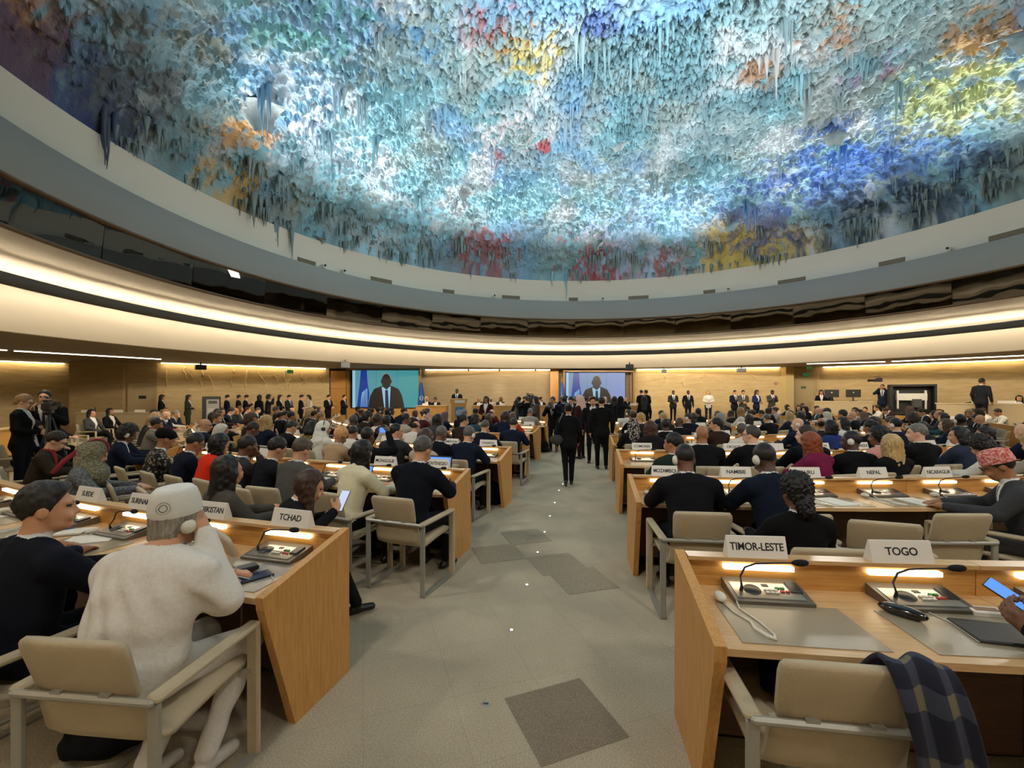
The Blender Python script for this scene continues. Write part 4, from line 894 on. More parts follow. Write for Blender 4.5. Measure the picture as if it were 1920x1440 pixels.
def person(x, y, rz, bname, label, top='#1b1c22', bottom='#17171a', skin=1, hair='short', hc='#1b1512', shirt=None, tie=None, z=0, sc=1.0, pat=None, ear=None, glasses=False, hpat=None, group=None, shoes=None):
    e = empty('person', (x, y, z), rz, label, 'person', group); e.scale = (sc, sc, sc)
    b = link('body', BODIES[bname], e)
    ms = [cloth(top, pat), M_SHIRT if shirt is None else cloth(shirt), cloth(bottom), M_SKINS[skin], M_SHOE if not shoes else cloth(shoes), cloth(tie or '#2b2f45'), M_EYE, M_LIPS]
    for i, m in enumerate(ms):
        b.material_slots[i].link = 'OBJECT'; b.material_slots[i].material = m
    HC, Rh = HEADS[bname]; eu = Matrix(Rh.tolist()).to_euler()
    if hair and hair != 'bald':
        nm = {'hijab': 'headscarf', 'turban': 'turban', 'knit': 'knitted_cap'}.get(hair, 'hair'); o = link(nm, get_hair(hair, Rh), e, tuple(HC)); o.rotation_euler = eu
        o.material_slots[0].link = 'OBJECT'; o.material_slots[0].material = cloth(hc, hpat) if nm != 'hair' else hairmat(hc)
    if ear in ('l', 'r'):
        sx = 1 if ear == 'r' else -1; o = link('earpiece', ear_m, e, tuple(HC+Rh@np.array([sx*.074, -.008, -.02]))); o.rotation_euler = eu; o.scale = (sx, 1, 1.25)
    elif ear == 'black':
        o = link('headset', HS_B, e, tuple(HC)); o.rotation_euler = eu; o.scale = (1.12, 1.12, 1.12)
    if glasses:
        o = link('glasses', GLM, e, tuple(HC)); o.rotation_euler = eu
    return e
# ---- shared figures
desk_arms = {-1: {}, 1: {}}
lap = {s: {'e': (s*.26, -.02, .76), 'w': (s*.10, .22, .63)} for s in (-1, 1)}
write = {-1: {'e': (-.27, .16, .79), 'w': (-.10, .42, .775)}, 1: {'e': (.28, .14, .79), 'w': (.12, .44, .775)}}
chin = {-1: {'e': (-.26, .18, .79), 'w': (-.08, .36, .775)}, 1: {'e': (.20, .26, .78), 'w': (.07, .20, 1.02), 'hd': (-.2, -.3, 1), 'pn': (0, -1, -.2)}}
body('m_write', lean=.30, hp=.45, arms=write); body('m_up', lean=.12, hp=.05); body('m_left', lean=.14, hp=.1, hy=.75); body('m_right', lean=.14, hp=.12, hy=-.75)
body('m_lap', lean=-.06, hp=.12, arms=lap, legs={1: {'k': (.04, .38, .60), 'a': (-.20, .36, .40), 't': (-.6, .8, -.2)}}); body('m_chin', lean=.26, hp=.2, arms=chin)
body('f_write', True, lean=.28, hp=.45, arms=write); body('f_up', True, lean=.10, hp=.05); body('f_left', True, lean=.12, hp=.1, hy=.75); body('f_right', True, lean=.12, hp=.12, hy=-.75); body('f_lap', True, lean=-.04, hp=.15, arms=lap, legs={1: {'k': (.04, .38, .60), 'a': (-.16, .40, .36), 't': (-.4, .9, -.3)}})
front = {s: {'e': (s*.24, .02, 1.14), 'w': (s*.05, .22, 1.08)} for s in (-1, 1)}
phone = {s: {'e': (s*.22, .08, 1.16), 'w': (s*.06, .27, 1.28), 'hd': (-s*.2, .4, .8)} for s in (-1, 1)}
cam_up = {s: {'e': (s*.27, .18, 1.30), 'w': (s*.09, .24, 1.52), 'hd': (-s*.3, .3, .8), 'pn': (-s, 0, 0)} for s in (-1, 1)}
body('m_stand', seated=False, lean=.02, hp=.1); body('m_front', seated=False, lean=.03, hp=.3, arms=front); body('m_phone', seated=False, lean=.05, hp=.45, arms=phone); body('m_cam', seated=False, lean=.04, hp=.02, arms=cam_up)
body('f_stand', True, False, lean=.02, hp=.1); body('f_front', True, False, lean=.03, hp=.35, arms=front); body('f_phone', True, False, lean=.05, hp=.1, arms=cam_up)
body('m_turned', seated=False, lean=.02, hp=.05, hy=2.2 if False else 1.35)
# ---- individual figures
def folds(G):
    x, y, z = G[..., 0], G[..., 1], G[..., 2]; m = np.clip((1.03-z)/.12, 0, 1)*np.clip((z-.14)/.06, 0, 1)
    return m*(.006*np.sin(38*(z+.55*np.abs(x))+3*np.sin(9*x+2))*np.sin(7*x+5*z+1)+.004*np.sin(60*x+22*z+2*np.sin(14*z)))
def drape(f, U, Rt):
    f.M = (Rt, np.array([0, -.09, .545])); f.el((0, -.045, .26), (.215, .13, .24), 0, .10); f.el((0, -.02, .42), (.21, .095, .085), 0, .09); f.el((0, .01, .05), (.205, .14, .13), 0, .08); f.M = None
body('kufi', lean=.40, hp=-.05, hy=-.35, hroll=.18, wide=1.12, robe=True, h=.0075, noise=folds, extra=drape, arms={1: {'e': (.30, .10, .80), 'w': (.115, .20, 1.06), 'r': 1.12, 'hd': (-.35, -.15, .9), 'pn': (-1, .1, 0), 'curl': .55, 'side': 1}, -1: {'e': (-.28, .16, .80), 'w': (.02, .38, .785), 'r': 1.1}},
     legs={1: {'k': (.24, .34, .50), 'a': (.22, .08, .10), 't': (.25, 1, 0)}, -1: {'k': (-.02, .36, .50), 'a': (.0, .0, .10), 't': (.2, 1, 0)}})
body('suit_near', lean=.16, hp=.02, hy=-.62, wide=1.12, h=.0062, arms=write)
body('phone_woman', True, lean=.46, hp=.34, hy=-.15, h=.009, arms={1: {'e': (.24, .14, .78), 'w': (.10, .36, .90), 'hd': (-.3, .5, .6), 'pn': (-1, 0, 0), 'curl': .8}, -1: {'e': (-.22, .16, .78), 'w': (-.02, .33, .86), 'hd': (.3, .6, .3), 'pn': (0, 0, 1)}},
     legs={1: {'k': (.10, .38, .54), 'a': (.06, .56, .12), 't': (0, 1, 0)}, -1: {'k': (-.08, .40, .56), 'a': (.02, .30, .10), 't': (.1, 1, 0)}})
body('hat_man', lean=.30, hp=.42, hy=.1, wide=1.1, h=.009, arms=write)
body('hands_man', lean=.12, hp=.4, h=.009, arms={-1: {'e': (-.24, .20, .79), 'w': (-.185, .42, .82), 'hd': (.05, .6, .45), 'pn': (1, 0, .3), 'curl': .7}, 1: {'e': (.2, .2, .79), 'w': (-.02, .44, .82), 'hd': (-.2, .5, .5), 'pn': (-1, 0, .3), 'curl': .8}})
body('arms_up', lean=.10, hp=.0, h=.010, arms={1: {'e': (.28, .20, .98), 'w': (.13, .28, 1.20), 'hd': (-.3, .2, .9), 'pn': (-1, 0, 0), 'curl': .6}, -1: {'e': (-.22, .22, .98), 'w': (-.10, .28, 1.18), 'hd': (.3, .2, .9), 'pn': (1, 0, 0), 'curl': .6}})
body('walker', True, False, lean=.05, hp=.1, hy=.1, h=.010, arms={-1: {'e': (-.25, -.04, 1.10), 'w': (-.24, .05, .86)}, 1: {'e': (.23, .0, 1.13), 'w': (.21, .12, .92)}}, legs={1: {'k': (.07, .10, .50), 'a': (.06, .05, .12)}, -1: {'k': (-.07, .02, .51), 'a': (-.06, -.24, .17), 't': (0, 1, -.6)}})
body('media_man', seated=False, lean=.10, hp=.05, h=.012, arms={1: {'e': (.26, .16, 1.16), 'w': (.10, .30, 1.36), 'hd': (-.2, .5, .7)}, -1: {'e': (-.26, .16, 1.16), 'w': (-.10, .34, 1.34), 'hd': (.2, .5, .6)}})
EXPL = []
def seat_person(px, row, fb, bname, label, **kw):
    R = ROWS[row]+(.92 if fb == 'f' else 1.72)+kw.pop('dr', 0); far = kw.pop('far', False); th = on_row(px, R, far); x, y = polar(R, th); tw = kw.pop('turn', 0)
    EXPL.append((x, y)); return person(x, y, th+tw, bname, label, group='seated delegates', **kw), x, y, th
BLK, NVY, CHR, GRY, DBR = '#16161a', '#171d2e', '#26272b', '#3c3b3b', '#2b2420'
# -- nearest row
kx, ky = -1.53, 1.95
K = person(kx-.11, ky, -.10, 'kufi', 'person in white tunic and white round cap holding a hand to one ear', '#d9d2c8', '#d3cdc4', 1, 'mop', '#8d877c', shirt='#6f93ad', tie='#d9d2c8', shoes='#cfc9bf'); EXPL.append((kx, ky))
HC, Rh = HEADS['kufi']; eu = Matrix(Rh.tolist()).to_euler()
capm = MB().lathe([(.100, -.0), (.103, .012), (.101, .03), (.095, .07), (.084, .105), (.068, .122), (.04, .114), (.0, .10)], n=32).mesh('skullcap', mat('white_felt_cap', '#dad8cf', .85, bump=.2, bscale=60))
cp = link('skullcap', capm, K, tuple(HC+Rh@np.array([0, -.014, .036]))); cp.rotation_euler = (Matrix(Rh.tolist())@rx(.10)).to_euler(); cp.scale = (.92, 1.1, 1.05)
holes = MB()
for i in range(46):
    a = 2*PI*i/23; rr_ = .026 if i < 23 else .015; zz = .052+rr_*math.sin(a); aa = -.85+rr_*math.cos(a)/.095; r_ = .1-.20*max(0, zz-.05)+.001
    holes.ball((r_*math.cos(aa), r_*math.sin(aa), zz), .0019, 5)
link('eyelet_ring', holes.mesh('eyelet_ring', M_DARKGREY), cp)
o = link('headset', ear_m, K, tuple(HC+Rh@np.array([.075, .0, -.02]))); o.rotation_euler = eu
chair(kx-.04, ky-.0, -.10, 'beige armchair under the person in the white tunic and cap')
P_, x, y, th = seat_person(72, 0, 'f', 'suit_near', 'person in dark navy suit looking aside next to the white tunic', top='#14161f', skin=1, hair='thick', hc='#1c1917'); chair(x, y, th, 'beige armchair under the suited person next to the white tunic')
P_, x, y, th = seat_person(-70, 0, 'f', 'm_up', 'person in dark blue suit cut by the left picture edge', top='#141a2b', skin=2); chair(x, y, th, 'beige armchair cut by the left picture edge')
hm_ = person(2.37, 1.36, .35, 'hands_man', 'person in navy suit at the right edge holding a lit phone', '#151a2a', BLK, 3, 'crop'); EXPL.append((2.37, 1.36))
chair(2.44, 1.2, .2, 'beige armchair at the lower right picture corner')
chair(1.17, 1.80, -.14, 'empty beige armchair with a plaid scarf over its back, nearest on the right'); EXPL.append((1.17, 1.8))
# -- second row, left
def SP(px, row, fb, b, label, ch=True, **kw):
    P_, x, y, th = seat_person(px, row, fb, b, label, **kw)
    if ch: chair(x, y, th+kw.get('turn', 0)*.6, 'beige armchair under the '+' '.join(label.split()[:12]), math.hypot(x, y) < 9)
    return P_
pw = person(-1.70, 3.18, -.95, 'phone_woman', 'person with long brown hair in black coat looking at a lit phone', BLK, BLK, 1, 'long', '#3a2418', sc=.95); EXPL.append((-1.72, 3.3)); chair(-1.65, 3.10, -.75, 'beige armchair under the person looking at a lit phone')
SP(430, 1, 'b', 'f_up', 'person with long black hair in grey checked jacket', top='#4a4640', hair='verylong', hc='#14100e', turn=-.3, ch=True, dr=.22, sc=.96)
th = on_row(512, 16.55); chair(*polar(16.55, th), th-.15, 'empty beige armchair behind the grey tweed jacket'); EXPL.append(polar(16.55, th))
SP(663, 1, 'f', 'f_write', 'person in cream jacket typing on a tablet', top='#d8cfae', hair='long', hc='#0f0d0d', turn=-.25, bottom=BLK)
SP(778, 1, 'f', 'm_write', 'person in black suit with greying hair next to the cream jacket', top='#10131b', hair='short', hc='#4b4843', turn=-.15, sc=1.05)
SP(548, 1, 'f', 'm_write', 'person with tousled hair in grey tweed jacket', top='#4c4b48', hair='swept', hc='#4c4034', dr=.02)
SP(498, 1, 'f', 'm_write', 'person in black suit bending over the desk beside the tweed jacket', top='#15151a', hair='short', hc='#191413', turn=-.3)
SP(447, 1, 'f', 'm_chin', 'person in charcoal suit with hands to the face', top='#2f2f31', skin=3, hair='crop', turn=-.3)
SP(392, 1, 'f', 'f_write', 'person in bright red jacket with long black hair', top='#d6321c', bottom='#a02a1c', hair='long', hc='#0e0c0c', turn=-.2)
SP(344, 1, 'f', 'm_write', 'person in dark navy suit beside the red jacket', top='#121725', skin=2, hair='crop', hc='#1d1815', glasses=True, turn=-.2)
SP(292, 1, 'f', 'f_write', 'person in mottled grey dress and black turban', top='#8d857b', pat='mottled', bottom='#4a4540', skin=2, hair='turban', hc='#121214', turn=-.2)
SP(238, 1, 'f', 'm_right', 'person in navy suit with white earpiece and glasses by the side aisle', top='#161c2c', hair='short', hc='#4b3525', ear='l', glasses=True, skin=0, dr=-.28)
SP(276, 6, 'f', 'm_write', 'person with grey hair in olive jacket reading', top='#35322c', hair='short', hc='#77736b', skin=0, far=False)
for px_, lb, tp, hr, sk in ((303, 'bald person in navy suit at the far end of the second row', '#1a2032', 'bald', 0), (323, 'person with cropped grey hair in dark suit, far end of second row', '#1b1d27', 'crop', 1)):
    SP(px_, 6, 'f', 'm_chin', lb, top=tp, hair=hr, hc='#6f6c68', skin=sk, far=True)
SP(80, 1, 'b', 'm_write', 'person in brown jacket with red lanyard at the left edge', top='#2f2720', hair='short', hc='#241913', shirt='#9c2b2c', tie='#9c2b2c', glasses=True, skin=0, turn=-.35)
SHW = SP(150, 1, 'b', 'f_write', 'person in grey shawl and patterned headscarf with a red stripe', top='#6f7274', pat='#4d5052', hair='hijab', hc='#8b8875', hpat='#66634a', skin=1, turn=-.45, dr=.22)
HC, Rh = HEADS['f_write']; q = MB().tube([(.035, .098*math.cos(a)-.012, .022+.118*math.sin(a)) for a in np.linspace(.3, 3.3, 16)]+[(.04, -.16, -.16), (.05, -.17, -.30)], .022, 8, flat=.45).obj('red_border', cloth('#8c3a40'), SHW, tuple(HC)); q.rotation_euler = Matrix(Rh.tolist()).to_euler()
SP(52, 1, 'b', 'f_write', 'person in black cardigan with brown hair by the left edge', top='#1a1a20', hair='long', hc='#2e211a', glasses=True, skin=0, dr=-.03, turn=-.3, far=True)
SP(92, 1, 'b', 'm_write', 'person in dark suit bowed behind the brown jacket', top='#14161e', hair='short', hc='#15110f', skin=0, dr=.1, turn=-.4, far=True)
SP(178, 1, 'b', 'f_lap', 'person in grey blazer writing on crossed legs by the side wall', top='#3c3d3f', hair='bob', hc='#1e1714', skin=1, dr=.5, turn=-.3, far=True)
SP(212, 1, 'b', 'f_lap', 'person in black top with white scarf by the side wall', top='#121216', shirt='#d6d2c8', hair='long', hc='#120f0f', skin=2, dr=.6, turn=-.3, far=True)
for i, px_ in enumerate((228, 290, 352)):
    th = on_row(px_, 16.95); x, y = polar(16.95, th); chair(x, y, th-.3, 'empty beige armchair in the side aisle behind the %s' % ('mottled dress', 'navy suit beside the red jacket', 'bright red jacket')[i]); EXPL.append((x, y))
for i, (px_, dr_) in enumerate(((112, 1.9), (133, 1.95))):
    th = on_row(px_, 15.5+dr_, True); x, y = polar(15.5+dr_, th); chair(x, y, th-.3, 'empty beige armchair by the side wall, %s from the grey blazer' % ('second', 'first')[i], True); EXPL.append((x, y))
# -- second row, right
SP(1292, 1, 'f', 'm_write', 'person in pinstriped black suit with white earpiece at the first seat', top='#15151a', skin=3, hair='crop', hc='#14100e', ear='l', sc=1.03)
SP(1452, 1, 'f', 'm_write', 'person in midnight blue suit with shaved head and earpiece', top='#141a28', skin=4, hair='crop', hc='#17100d', ear='l', sc=1.04, turn=.15)
SP(1492, 1, 'b', 'f_up', 'person with black curly hair in black coat behind the name plates', top='#101012', skin=3, hair='afro_low', hc='#0c0a0a', ear='r', sc=.93, dr=-.05)
for i, (px_, R_, tw) in enumerate(((1618, 16.6, -.3), (1722, 16.35, .0))):
    th = on_row(px_, R_); x, y = polar(R_, th); chair(x, y, th+tw, 'empty beige armchair at the %s seat' % ('Nauru', 'Nepal')[i]); EXPL.append((x, y))
hx, hy_ = polar(16.42, on_row(1912, 16.42)); HM_ = person(hx, hy_, .85, 'hat_man', 'person in grey jacket and red patterned cap bowed over the desk', '#3a3b3e', '#3a3a3c', 2, 'fringe', '#1d1613', glasses=True, group='seated delegates'); EXPL.append((hx, hy_)); chair(hx, hy_, .6, 'beige armchair under the person in the red patterned cap')
HC, Rh = HEADS['hat_man']; cm2 = MB().lathe([(.103, -.012), (.105, .0), (.100, .05), (.092, .085), (.06, .105), (.0, .11)], n=28).mesh('patterned_cap', cloth('#b5524a', '#d9a39a')); c2 = link('patterned_cap', cm2, HM_, tuple(HC+Rh@np.array([0, -.014, .028]))); c2.rotation_euler = (Matrix(Rh.tolist())@rx(.15)).to_euler(); c2.scale = (.9, 1.08, 1.0)
# -- third row
for r_, s_, k_, th_ in SEATS:
    if (r_, s_) == (2, 1) and k_ in (1, 2): x, y = polar(ROWS[2]+.98, th_); chair(x, y, th_, 'empty beige armchair at the %s plate' % ('Comores', 'Congo')[k_-1]); EXPL.append((x, y))
SP(872, 2, 'f', 'm_write', 'person in navy suit with grey hair at the Canada plate', top='#151b2b', hair='short', hc='#565451', turn=-.1, ear='r')
SP(818, 2, 'f', 'm_write', 'person in black suit with cropped grey hair at the Cameroun plate', top='#12131a', skin=3, hair='crop', hc='#5a5651', turn=-.2)
SP(905, 3, 'b', 'm_write', 'person in navy suit with close hair looking down before the Canada plate', top='#141928', hair='crop', hc='#4a4642')
SP(800, 2, 'b', 'f_up', 'person in beige jacket with long brown hair behind the open laptop', top='#a89a86', hair='long', hc='#3a2219', turn=-.3)
SP(628, 2, 'b', 'f_write', 'person in camel coat and orange knitted cap', top='#a98d6c', hair='knit', hc='#c0874f', hpat='#e0b080', skin=2)
SP(607, 2, 'f', 'f_right', 'person in white headscarf and white dress with black headphones', top='#d5d0c2', bottom='#cfcabd', hair='hijab', hc='#dcd8cc', ear='black', skin=2)
SP(690, 2, 'b', 'arms_up', 'person in black suit holding up a phone to film', top='#121216', skin=3, hair='crop', hc='#1b1512')
SP(575, 2, 'f', 'f_write', 'person in black and gold wrap dress with earpiece', top='#8a7530', pat='gold', skin=4, hair='bob', hc='#0d0b0b', ear='r')
SP(535, 2, 'f', 'm_write', 'person in black suit bowed over the desk beside the gold dress', top='#151519', hair='crop', hc='#2c2622')
SP(742, 2, 'f', 'm_right', 'person in charcoal suit turned aside near the filming phone', top='#2e2f31', hair='receding', hc='#15110f', skin=1)
SP(960, 3, 'f', 'm_write', 'person in navy suit with brown hair, first seat of the fourth row left', top='#161c2b', hair='short', hc='#281c15')
SP(958, 4, 'f', 'f_write', 'person in red jacket near the aisle in the fifth row', top='#c5391f', hair='bob', hc='#4b2f1f')
SP(1222, 3, 'b', 'f_write', 'person with very long auburn hair in dark coat behind the Comores plate', top='#1d1a1a', hair='verylong', hc='#3f2116')
SP(1187, 3, 'f', 'f_up', 'person in black coat and floral headscarf at the aisle', top='#141416', hair='hijab', hc='#2a2427', hpat='floral')
SP(1248, 3, 'f', 'm_up', 'person in black suit with shaved dark head behind the Congo plate', top='#121214', skin=4, hair='crop')
SP(1316, 2, 'f', 'm_up', 'bald person in black suit with white earpiece at the Croatie plate', top='#141418', skin=2, hair='bald', ear='l', sc=1.03)
SP(1410, 2, 'f', 'm_left', 'person in black suit and glasses turned aside in the third row', top='#131317', hair='receding', hc='#3a3632', skin=0, glasses=True, sc=1.03)
SP(1512, 2, 'f', 'm_left', 'person in dark suit with brown hair and pale collar in the third row', top='#15171d', hair='short', hc='#2e2018', skin=0, sc=1.03)
SP(1535, 2, 'b', 'f_write', 'person in magenta jumper with long red hair', top='#6d1d40', hair='verylong', hc='#7c3a1c', turn=.3, dr=-.25)
SP(1598, 2, 'b', 'm_left', 'person in black suit with earpiece turned aside behind the Nauru plate', top='#121216', skin=4, hair='crop', hc='#15110f', ear='l', dr=-.35)
SP(1668, 2, 'b', 'f_up', 'person in black top with very long blonde hair', top='#151518', hair='verylong', hc='#b99a63', dr=-.2, sc=.97)
SP(1648, 2, 'f', 'f_left', 'person in pink jacket with black hair', top='#c78b83', bottom='#9a6862', hair='curly', hc='#0e0c0c', skin=3)
SP(1722, 2, 'f', 'm_left', 'person in black jumper with grey hair looking down', top='#131315', hair='short', hc='#6d6963', skin=0, sc=1.04)
SP(1798, 2, 'f', 'f_left', 'person in dark blue denim jacket with black bob', top='#2c3547', hair='bob', hc='#121012')
SP(1850, 2, 'f', 'm_left', 'person in dark suit with white collar before the red patterned cap', top='#16171c', hair='short', hc='#191412', skin=2)
SP(1556, 3, 'b', 'f_up', 'person in royal blue jacket with black hair behind the Dominique plate', top='#26376b', hair='bob', hc='#100e0e')
SP(1497, 3, 'f', 'm_left', 'bald person in navy suit with white earpiece turned aside', top='#161d30', hair='bald', skin=0, ear='l')
SP(1580, 3, 'f', 'f_left', 'person in white top with long black hair in the fourth row', top='#d3cec4', hair='long', hc='#141010', skin=0)
SP(1600, 4, 'b', 'm_left', 'bald person in dark suit turned aside in the fifth row', top='#1a1c22', hair='bald', skin=1)
SP(1350, 4, 'b', 'f_up', 'person with bushy grey hair near the middle of the fifth row', top='#1c1c20', hair='curly', hc='#8e8a84')
SP(1290, 4, 'f', 'm_left', 'person in dark suit with earpiece in the fifth row near the aisle', top='#1a1b20', hair='crop', hc='#2a211c', ear='l')
SP(1244, 5, 'f', 'm_write', 'person in navy suit bending forward in the sixth row', top='#1b2436', hair='short', hc='#2a1d17')
# ---- everyone else
rp = random.Random(5)
TOPS = [BLK]*6+[NVY]*5+[CHR]*4+[GRY]*2+[DBR]*2+['#1f2a22', '#4a1f26', '#7a7468', '#2d4a52', '#a59a8a', '#33241f', '#20263a']
WORD = {BLK: 'black', NVY: 'navy', CHR: 'charcoal', GRY: 'grey', DBR: 'dark brown', '#1f2a22': 'dark green', '#4a1f26': 'maroon', '#7a7468': 'stone grey', '#2d4a52': 'teal', '#a59a8a': 'beige', '#33241f': 'brown', '#20263a': 'slate blue', '#cfc9bc': 'white'}
POSE = {'write': 'bowed over the desk', 'up': 'sitting upright', 'left': 'head turned left', 'right': 'head turned right', 'lap': 'hands in lap', 'chin': 'hand at the chin'}
BLOCK = [(17.35, 18.9, 1.3), (15.5, 20.5, 1.5), (-12.65, 18.3, .9), (19.3, 15.9, 1.6), (17.8, 17.4, 1.2), (20.8, 14.4, 1.2), (-16.9, 18.75, 1.5), (-8.55, 6.75, .8)]
def taken(x, y, d=.52): return any((x-a)**2+(y-b)**2 < q*q for a, b, q in BLOCK) or any((x-a)**2+(y-b)**2 < d*d for a, b in EXPL)
def random_look():
    fem = rp.random() < .42; top = rp.choice(TOPS) if rp.random() < .93 else '#cfc9bc'; sk = rp.choice((0, 0, 1, 1, 1, 2, 2, 3, 4))
    if fem: hair = rp.choice(('long', 'long', 'bob', 'verylong', 'pony', 'bun', 'curly', 'hijab')); hc = rp.choice(('#120f0f', '#1d1512', '#2d1d15', '#45301f', '#8a6a40', '#a98a58')) if hair != 'hijab' else rp.choice(('#2a2b33', '#c9c2b4', '#6c5a52', '#1a1a1c'))
    else: hair = rp.choice(('short', 'short', 'crop', 'crop', 'receding', 'swept', 'fringe', 'bald')); hc = rp.choice(('#120f0f', '#1d1512', '#2b1f18', '#1a1412', '#241a15', '#4a4540', '#6d6963'))
    if sk >= 3 and hc in ('#8a6a40', '#a98a58', '#45301f'): hc = '#120f0f'
    return fem, top, sk, hair, hc
def raised(R, th): return .38 if (R > 16.6 and th > math.radians(48)) else 0
NP_ = 0
for r, side, k, th in SEATS:
    R = ROWS[r]
    for fb, dR, occ in (('front', .92, .93), ('back', 1.72, .62)):
        RR = R+dR; t2 = th+rp.uniform(-.06, .06)/RR; x, y = polar(RR, t2)
        if not in_view(x, y, 90) or y < 2.2: continue
        if taken(x, y): continue
        if r <= 1 and math.hypot(x, y) < 7.5: continue
        if (r == 1 or r == 6) and fb == 'back' and side < 0: continue
        if r == 2 and fb == 'back' and th < math.radians(-41): continue
        if y > 23.6 or (fb == 'back' and y > 22.8): continue
        if fb == 'back' and abs(math.degrees(th)) > 70: occ = .3
        d = math.hypot(x, y); where = '%s %s seat, %s row %s' % (ordw(k), fb, RNAME[r], 'left' if side < 0 else 'right'); z = raised(RR, t2)
        has = rp.random() < occ
        if has:
            fem, top, sk, hair, hc = random_look()
            pose = rp.choice(('write', 'write', 'up', 'left' if side > 0 else 'right', 'right' if rp.random() < .4 else 'up', 'lap' if fb == 'back' else 'write') + (() if fem else ('chin',)))
            bn = ('f_' if fem else 'm_')+pose
            person(x, y, t2+rp.uniform(-.25, .25), bn, 'person in %s, %s, %s' % (WORD[top], POSE[pose], where), top, rp.choice((BLK, NVY, CHR)), sk, hair, hc, shirt=None if rp.random() < .7 else rp.choice(('#8fa3b8', '#2a2a30', '#b9aca0')), tie=rp.choice((None, '#6a2330', '#20304f', '#3b3b3f')), ear=('l' if rp.random() < .5 else 'r') if rp.random() < .22 else None, glasses=rp.random() < .2 and d < 12, group='seated delegates', sc=rp.uniform(.95, 1.05), z=z); NP_ += 1
        if has or rp.random() < .6: chair(x, y, t2+rp.uniform(-.2, .2), 'beige armchair, '+where, d < 8, z)
print('random people', NP_)
# ---------------------------------------------------------------- podium
M_PLAT = mat('platform_carpet', '#8f8775', .95)
pl = struct('floor_podium', MB().box((.6, 23.45, .19), (14.6, 5.9, .38)), M_PLAT); tag(pl, 'raised podium floor in front of the taupe wall')
pr = struct('floor_right_platform', MB().box((12.2, 23.4, .16), (7.4, 2.2, .32), rot=rz_(-.26)), M_PLAT); tag(pr, 'raised strip of floor along the stucco wall')
mb = MB(); arcbox(mb, 16.65, 23.0, math.radians(48), math.radians(84), 0, .38, 0, 10); o = struct('floor_outer_platform', mb, M_PLAT); o.location = (CC_[0], CC_[1], 0); tag(o, 'raised outer floor carrying the rear seats of the bay')
def dais(x0, x1, y, label):
    e = empty('podium_desk', ((x0+x1)/2, y, .38), 0, label, 'desk', 'podium desks'); L = x1-x0
    n = max(2, int(L/1.5)); 
    for i in range(n): MB().box((-L/2+(i+.5)*L/n, -.32, .42), (L/n-.012, .04, .84)).obj('front_panel', W_H, e)
    MB().box((0, 0, .86), (L+.06, .72, .04), ch=.006).obj('desktop', W_TOP, e)
    for s in (-1, 1): MB().box((s*(L/2-.02), 0, .42), (.04, .66, .84)).obj('end_panel', W_V, e)
dais(-4.85, -3.3, 22.2, 'short oak podium desk on the far side of the lectern'); dais(-2.05, 6.6, 22.4, 'long oak podium desk between lectern and second screen')
le = empty('lectern', (-2.62, 21.35, .0), .12, 'oak lectern with name card and blue emblem panel', 'lectern')
MB().prism([(-.28, 0), (.28, 0), (.28, 1.38), (-.28, 1.58)], 0, -.36, .36).obj('body', W_V, le)
MB().box((0, .0, 1.50), (.80, .62, .04), rot=rx(-.34)).obj('reading_top', W_TOP, le)
ep = MB().box((.05, -.30, .95), (.42, .03, .5)).obj('emblem_panel', mat('emblem_blue', '#2f79a8', .5), le)
M_EMB = mat('emblem_white', '#d9e4ea', .6)
em = MB()
for rr_ in (.05, .085, .12): em.tube([(.05+rr_*math.cos(a), -.318, .97+rr_*math.sin(a)) for a in np.linspace(0, 2*PI, 25)], .006, 5)
for s in (-1, 1): em.tube([(.05+s*.155*math.cos(a), -.318, .97+.155*math.sin(a)) for a in np.linspace(-1.4, .7, 12)], [.004+.012*math.sin(PI*i/11) for i in range(12)], 5)
for a in (0, PI/4, PI/2, 3*PI/4): em.box((.05, -.318, .97), (.24, .006, .006), rot=ry(a))
em.obj('emblem', M_EMB, ep)
e = link('card', MB().box((0, 0, .07), (.5, .03, .13)).mesh('card', M_WHITE), le, (.05, -.30, 1.40))
GP = 'people at the podium'
person(-2.78, 22.0, PI-.1, 'm_front', 'speaker in dark suit standing at the lectern', '#14161f', BLK, 4, 'crop', '#15110f', z=.38, group=GP)
rq = random.Random(9); DX = [(-4.5, 'f', '#141416', '#b9a37a'), (-4.0, 'f', '#18181b', '#1a1412'), (-1.75, 'm', '#151518', '#1a1412'), (-1.15, 'm', '#b09a86', '#8b8378'), (-.6, 'f', '#2a2420', '#6a4a30'), (.35, 'f', '#1a2030', '#1a1412'), (1.0, 'm', '#20222b', '#4a3a30'), (1.55, 'f', '#16161a', '#120f0f'), (2.2, 'm', '#32323a', '#8b857c'), (2.8, 'f', '#151518', '#120f0f'), (3.5, 'm', '#20242e', '#b9b4aa'), (4.1, 'f', '#1c1c20', '#7a5a38'), (4.8, 'm', '#17171b', '#1a1412'), (5.5, 'm', '#1b1f2b', '#1d1512'), (6.1, 'm', '#16161a', '#15110f')]
